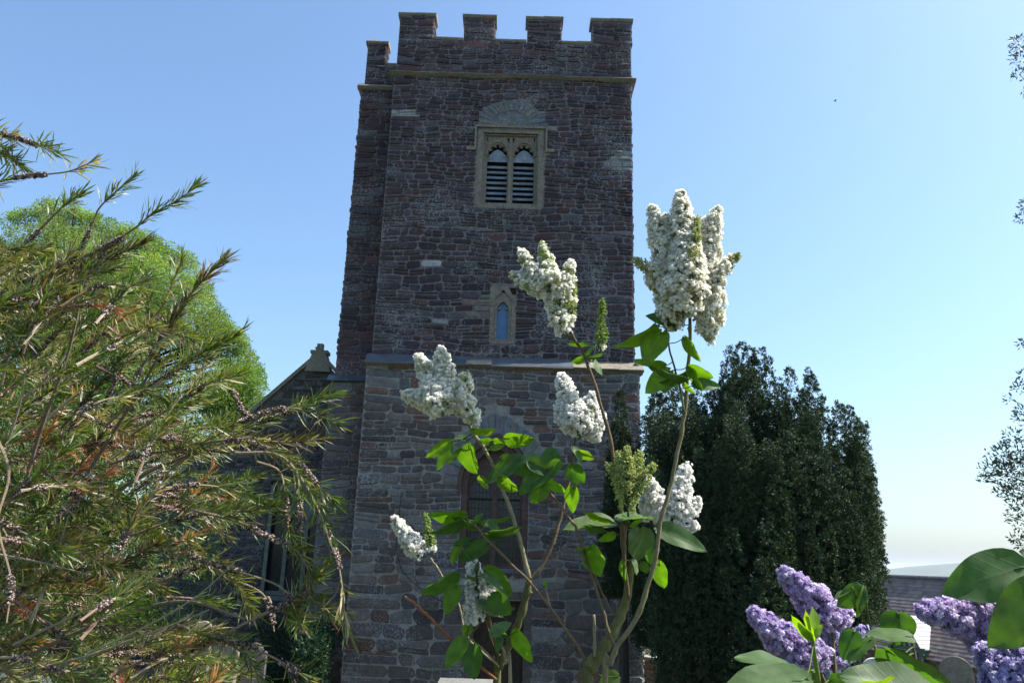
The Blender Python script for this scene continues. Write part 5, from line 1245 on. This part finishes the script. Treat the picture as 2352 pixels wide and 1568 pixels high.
PL = [(2352, 1302, 2172, 1352, 98, 'm', .95, None), (1985, 1350, 1972, 1418, 20, 'b', 1.12, None), (1960, 1352, 1908, 1374, 10, 'p', 1.12, None), (1983, 1352, 1925, 1392, 48, 'd', 1.12, None), (2062, 1408, 2058, 1482, 74, 'd', 1.05, None), (2092, 1462, 1985, 1447, 28, 'm', 1.03, None),
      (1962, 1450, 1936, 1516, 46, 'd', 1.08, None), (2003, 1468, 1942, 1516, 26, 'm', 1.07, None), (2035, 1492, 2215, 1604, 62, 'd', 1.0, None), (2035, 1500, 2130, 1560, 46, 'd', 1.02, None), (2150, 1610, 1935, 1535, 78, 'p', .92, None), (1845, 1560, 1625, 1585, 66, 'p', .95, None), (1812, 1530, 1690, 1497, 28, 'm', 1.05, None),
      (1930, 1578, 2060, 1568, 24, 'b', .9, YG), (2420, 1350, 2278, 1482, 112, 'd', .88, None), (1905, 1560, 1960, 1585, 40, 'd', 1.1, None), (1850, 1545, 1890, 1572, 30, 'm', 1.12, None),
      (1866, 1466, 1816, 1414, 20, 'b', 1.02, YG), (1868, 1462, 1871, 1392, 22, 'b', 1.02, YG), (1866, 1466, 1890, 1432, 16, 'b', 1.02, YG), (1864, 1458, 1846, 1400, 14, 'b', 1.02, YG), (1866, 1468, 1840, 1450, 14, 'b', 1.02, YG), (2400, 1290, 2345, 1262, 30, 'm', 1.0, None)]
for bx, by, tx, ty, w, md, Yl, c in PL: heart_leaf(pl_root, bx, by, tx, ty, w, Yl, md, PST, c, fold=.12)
settle(pl_root)

# ------------------------------------------------------------------ bottlebrush
M_bb = mat_leaf("bottlebrush_leaf", 0.28, 0.45, 0.42, tint=(1.5, 1.7, .5))
M_twig = mat_stone("bottlebrush_twig", None, 0.2, (0.35, 0.32, 0.27), 0.85, 0.4, 0, 14, .3)
M_caps = mat_stone("seed_capsules", None, 0.2, (0.4, 0.37, 0.33), 0.8, 0.3, 0, 30, .3)
GB = np.array([-1.75, 2.0, 0.0])
bb = empty("bottlebrush", tuple(GB), "big bottlebrush bush with narrow leaves and knobbly seed clusters filling the left side", "bush")
PALG = [((.050, .084, .020), 4), ((.080, .122, .024), 4.5), ((.13, .16, .035), 3.6), ((.19, .185, .06), 2.4), ((.32, .26, .15), 1.8), ((.07, .05, .03), 1.4), ((.14, .09, .055), .9), ((.26, .07, .05), .15)]
def shoot(ml, mt, mc, path, r0, r1, leafy, caps, dens=1.0, ll=.046, pal=None, tc=(.22, .17, .11)):
    """path: world points; leafy/caps: spans of the length that carry leaves / seed capsules"""
    sp = smooth_path(path, 6); seg = np.linalg.norm(np.diff(sp, axis=0), axis=1); cum = np.concatenate([[0], np.cumsum(seg)]); Ltot = cum[-1]
    mt.tube(sp, np.linspace(r0, r1, len(sp)), 5, tc, False)
    def at(t): return np.stack([np.interp(t * Ltot, cum, sp[:, k]) for k in range(3)], 1)
    def tan(t): return norm(at(np.minimum(t + .02, 1)) - at(np.maximum(t - .02, 0)))
    for a, b in leafy:
        n = int((b - a) * Ltot * 680 * dens) + 3; t = a + (b - a) * np.sort(NR.uniform(0, 1, n) ** .85)
        P, T = at(t), tan(t); R_ = rand_dirs(n); o = norm(np.cross(T, R_)); ang = (NR.uniform(.5, 1.3, n) * rnd.uniform(.8, 1.1))[:, None] * np.where(t > b - .08, .55, 1)[:, None]
        d = norm(T * np.cos(ang) + o * np.sin(ang) + np.array([0, 0, .12]))
        nn = norm(T - d * np.sum(T * d, 1)[:, None] + rand_dirs(n) * .3)
        base = pick(PALG, rnd) if pal is None else pal
        cols = np.array([pick(PALG, rnd) if rnd.random() < .45 else base for _ in range(n)]) * NR.uniform(.75, 1.25, (n, 1))
        L = NR.uniform(.45, 1.2, n) * ll; W = NR.uniform(.0023, .0040, n)
        # three-piece blade with a slight curve
        S = norm(np.cross(d, nn)); k = NR.uniform(-.25, .35, (n, 1)); Lc, Wc = L[:, None], W[:, None]
        m1 = P + d * Lc * .3 + nn * Lc * k * .2; m2 = P + d * Lc * .7 + nn * Lc * k * .75; tip = P + d * Lc + nn * Lc * k * 1.5
        V = np.stack([P, m1 + S * Wc * .42, m1 - S * Wc * .42, m2 + S * Wc * .5, m2 - S * Wc * .5, tip], 1)
        idx = (np.arange(n) * 6)[:, None]
        F3 = np.concatenate([idx + [0, 1, 2], idx + [3, 5, 4]]); F4 = idx + [1, 3, 4, 2]
        base_n = ml.n
        ml.v.append(V.reshape(-1, 3)); ml.c.append(np.repeat(cols, 6, 0)); ml.f.append(F3 + base_n); ml.f.append(F4 + base_n); ml.n += 6 * n
    for a, b in caps:
        n = int((b - a) * Ltot * 2100) + 8; t = NR.uniform(a, b, n); P, T = at(t), tan(t); o = norm(np.cross(T, rand_dirs(n)))
        cols = np.array([.20, .148, .122])[None] * (.18 + 2.3 * NR.uniform(0, 1, (n, 1)) ** 2) * [1, 1, 1.05]
        blobs(mc, P + o * NR.uniform(.0034, .0058, (n, 1)), NR.uniform(.0019, .0029, n), np.clip(cols, .02, .5))
def emit(paths_args, nm="leafy_shoot", kind=None):
    ml, mt, mc = MB(), MB(), MB()
    for a in paths_args: shoot(ml, mt, mc, *a[0], **a[1])
    if not ml.v: ml.add([paths_args[0][0][0][0]] * 3, [(0, 1, 2)])
    o = ml.build(nm, M_bb, bb); mt.build("twig", M_twig, o)
    if mc.v: mc.build("seed_capsules", M_caps, o)
    if kind: o["kind"] = kind
    return o
def px(pts, ya, yb_): return [D(x, y, ya + (yb_ - ya) * i / (len(pts) - 1)) for i, (x, y) in enumerate(pts)]
TR = [
 ([(-60, 300), (0, 308), (50, 320), (90, 336), (135, 352)], 1.6, [(.0, .45), (.7, 1)], [(.32, .74)], 1.0),
 ([(-60, 330), (-10, 342), (45, 378)], 1.62, [(.2, 1)], [], 1.2),
 ([(-60, 440), (-10, 420), (35, 408), (110, 400), (160, 393), (212, 372)], 1.55, [(.0, .28), (.78, 1)], [(.36, .62)], .7),
 ([(60, 560), (110, 508), (150, 470), (180, 448)], 1.6, [(.35, 1)], [(.0, .25)], .9),
 ([(165, 612), (192, 560), (214, 512), (228, 478), (268, 438), (308, 404)], 1.62, [(.58, 1)], [(.02, .36)], .8),
 ([(190, 590), (250, 562), (312, 522), (352, 490), (405, 462), (448, 430)], 1.6, [(.46, 1)], [(.14, .34)], .9),
 ([(-40, 720), (60, 670), (150, 630), (240, 600), (330, 555)], 1.65, [(.1, 1)], [], 1.3),
 ([(60, 690), (130, 640), (200, 600), (262, 562)], 1.7, [(.3, 1)], [(.0, .3)], 1.2),
 ([(310, 860), (372, 780), (428, 690), (470, 640), (512, 600)], 1.6, [(.25, 1)], [], 1.7),
 ([(330, 760), (375, 700), (400, 640), (420, 595)], 1.7, [(.4, 1)], [], 1.0),
 ([(240, 980), (330, 900), (430, 830), (500, 790), (556, 762)], 1.62, [(.35, 1)], [(.25, .5)], 1.4),
 ([(300, 1000), (400, 930), (480, 880), (550, 862)], 1.66, [(.3, 1)], [(.45, .7)], 1.2),
 ([(420, 900), (490, 870), (535, 900), (560, 945), (590, 960)], 1.7, [(.0, .5)], [(.55, .9)], .8),
 ([(380, 1090), (480, 1010), (570, 962), (650, 938), (710, 945), (775, 972)], 1.55, [(.1, .4), (.7, 1)], [(.38, .7)], .9),
 ([(400, 1060), (520, 1000), (620, 962), (690, 935), (730, 915), (765, 905)], 1.6, [(.3, .6), (.68, 1)], [(.5, .75)], 1.0),
 ([(470, 1040), (560, 1010), (640, 1015), (700, 1012), (742, 1008)], 1.7, [(.2, 1)], [(.3, .55)], .9),
 ([(440, 1020), (540, 1010), (610, 1030), (680, 1060), (722, 1105), (765, 1150)], 1.5, [(.1, .6), (.85, 1)], [(.2, .5), (.68, .86)], .9),
 ([(540, 1040), (640, 1045), (700, 1110), (740, 1190), (770, 1265), (785, 1340), (790, 1400), (797, 1452)], 1.45, [(.12, .62), (.8, 1)], [(.6, .76)], .9),
 ([(590, 1060), (640, 1080), (655, 1130), (660, 1190), (664, 1225)], 1.6, [(.25, 1)], [(.6, .85)], .9),
 ([(650, 1060), (682, 1090), (688, 1150), (690, 1220), (697, 1262)], 1.55, [(.1, .55), (.85, 1)], [(.5, .82)], .8),
 ([(300, 1230), (400, 1195), (500, 1175), (580, 1172), (625, 1160)], 1.6, [(.2, 1)], [(.3, .5)], 1.2),
 ([(440, 1170), (540, 1195), (600, 1225), (660, 1250), (690, 1275), (715, 1325)], 1.5, [(.0, .4), (.7, 1)], [(.4, .72)], 1.0),
 ([(350, 1250), (450, 1280), (540, 1310), (590, 1325), (640, 1345), (672, 1380), (690, 1455)], 1.55, [(.0, .4)], [(.2, .5), (.78, 1)], .7),
 ([(420, 1240), (470, 1290), (540, 1330), (600, 1360), (622, 1400), (630, 1450)], 1.6, [(.0, .4)], [(.75, .95)], .8),
 ([(440, 1510), (520, 1455), (600, 1412), (660, 1385), (700, 1352), (752, 1300)], 1.5, [(.62, 1)], [(.55, .85)], 1.0),
 ([(600, 1412), (655, 1390), (700, 1378), (735, 1385), (762, 1412)], 1.5, [(.3, 1)], [], 1.1),
 ([(640, 1395), (670, 1412), (690, 1430)], 1.5, [(.2, 1)], [], 1.1),
 ([(400, 1430), (480, 1460), (560, 1480), (620, 1505), (680, 1540), (730, 1580)], 1.5, [(.1, .5), (.75, 1)], [(.25, .6), (.72, .85)], .7),
 ([(420, 1500), (500, 1470), (560, 1500), (600, 1560)], 1.55, [(.3, 1)], [(.1, .35)], 1.0),
 ([(380, 1330), (470, 1300), (540, 1340), (575, 1400)], 1.6, [(.4, 1)], [(.1, .4)], 1.2),
 ([(-30, 960), (20, 1080), (-5, 1200), (25, 1330), (15, 1430)], 1.4, [], [(.8, .93)], 1),
]
for pts, Y, lf, cp, dn in TR:
    tips = px(pts, Y + .08, Y)
    emit([((tips, .0032, .0012, lf, cp, dn), {})])
def bulk(k):
    while True:
        y = rnd.uniform(560, 1640); xm = np.interp(y, [560, 620, 700, 800, 900, 1000, 1100, 1200, 1300, 1400, 1640], [190, 330, 430, 480, 500, 560, 600, 570, 520, 520, 590])
        x = rnd.uniform(-60, xm)
        if x > 330 and 1180 < y < 1440 and rnd.random() < .45: continue
        break
    base = np.interp(y, [560, 900, 1050, 1250, 1568], [42, 34, 12, -6, 10]); a = math.radians(base + rnd.gauss(0, 22))
    L = rnd.uniform(110, 260); Y = rnd.uniform(1.5, 2.5); dr = np.array([math.cos(a), -math.sin(a)])
    P2 = np.array([x, y]); droop = rnd.uniform(-.05, .3) * L
    pts = [P2 - dr * L * (1 - t) - np.array([0, droop * (4 * t * (1 - t)) * .5]) for t in (0, .33, .66, 1)]
    path = px([tuple(p) for p in pts], Y + rnd.uniform(-.15, .2), Y)
    caps = []; lf = [(rnd.uniform(.15, .5), 1)]
    if rnd.random() < .8:
        c0 = rnd.uniform(.05, .45); caps = [(c0, c0 + rnd.uniform(.15, .3))]
    pal = None
    q = rnd.random()
    if q < .03: pal = (.32, .15, .05)
    elif q < .14: pal = (.25, .20, .11)
    elif q < .155: pal = (.24, .06, .05)
    return ((path, .003, .0012, lf, caps, rnd.uniform(.8, 1.5)), dict(pal=pal, ll=rnd.uniform(.032, .050), tc=rnd.choice([(.17, .10, .065), (.32, .26, .19), (.11, .06, .045), (.20, .13, .10)])))
for k in range(62): emit([bulk(k)])
emit([bulk(k) for k in range(300)], kind="stuff")
mb = MB()
for pts, Ya, Yb, w in [([(-120, 1600), (60, 1330), (200, 1180), (330, 1090), (470, 1030)], 1.9, 1.6, 15), ([(-140, 1600), (0, 1300), (90, 1000), (160, 800), (200, 600)], 1.9, 1.7, 14), ([(-150, 1650), (80, 1500), (260, 1420), (420, 1380), (560, 1420)], 1.8, 1.5, 13),
        ([(-130, 1600), (100, 1250), (230, 1040), (330, 880), (380, 780)], 1.9, 1.65, 13), ([(-160, 1500), (-60, 1200), (0, 900), (50, 700)], 1.8, 1.7, 13), ([(-130, 1700), (40, 1560), (220, 1500), (380, 1440), (480, 1400)], 1.6, 1.5, 8), ([(30, 1480), (200, 1400), (330, 1350), (440, 1290)], 1.6, 1.5, 6),
        ([(20, 1010), (45, 930), (60, 850)], 1.55, 1.5, 7), ([(110, 960), (150, 925), (175, 905)], 1.5, 1.5, 8), ([(70, 1430), (120, 1300), (160, 1180)], 1.6, 1.6, 8), ([(200, 1500), (330, 1440), (450, 1370), (540, 1290)], 1.5, 1.5, 5), ([(-20, 1270), (90, 1290), (210, 1320)], 1.5, 1.5, 6)]:
    P = px(pts, Ya, Yb)
    if w > 10: P = [GB, (GB + P[0]) / 2 + [0, 0, .1]] + P
    sp = smooth_path(P, 6); mb.tube(sp, np.linspace(w * 1.4 if w > 10 else w, w * .35, len(sp)) * 1.6 / FOC / 2, 7, (.26, .22, .15) if w < 10 else (.17, .13, .09))
mb.build("branches", M_twig, bb)
settle(bb)

# ------------------------------------------------------------------ air
mb = MB(); mb.box((-28000, -150, -60), (28000, 30000, 140)); hz = mb.build("haze", M_dark); hz.data.materials.clear()
mh = bpy.data.materials.new("haze_air"); mh.use_nodes = True; mh.node_tree.nodes.clear()
ho = mh.node_tree.nodes.new("ShaderNodeOutputMaterial"); hv = mh.node_tree.nodes.new("ShaderNodeVolumePrincipled")
hv.inputs["Color"].default_value = (0.80, 0.88, 1.0, 1); hv.inputs["Density"].default_value = 0.00007; hv.inputs["Anisotropy"].default_value = 0.2
mh.node_tree.links.new(hv.outputs[0], ho.inputs["Volume"]); hz.data.materials.append(mh)
tag(hz, kind="stuff")
#@@END
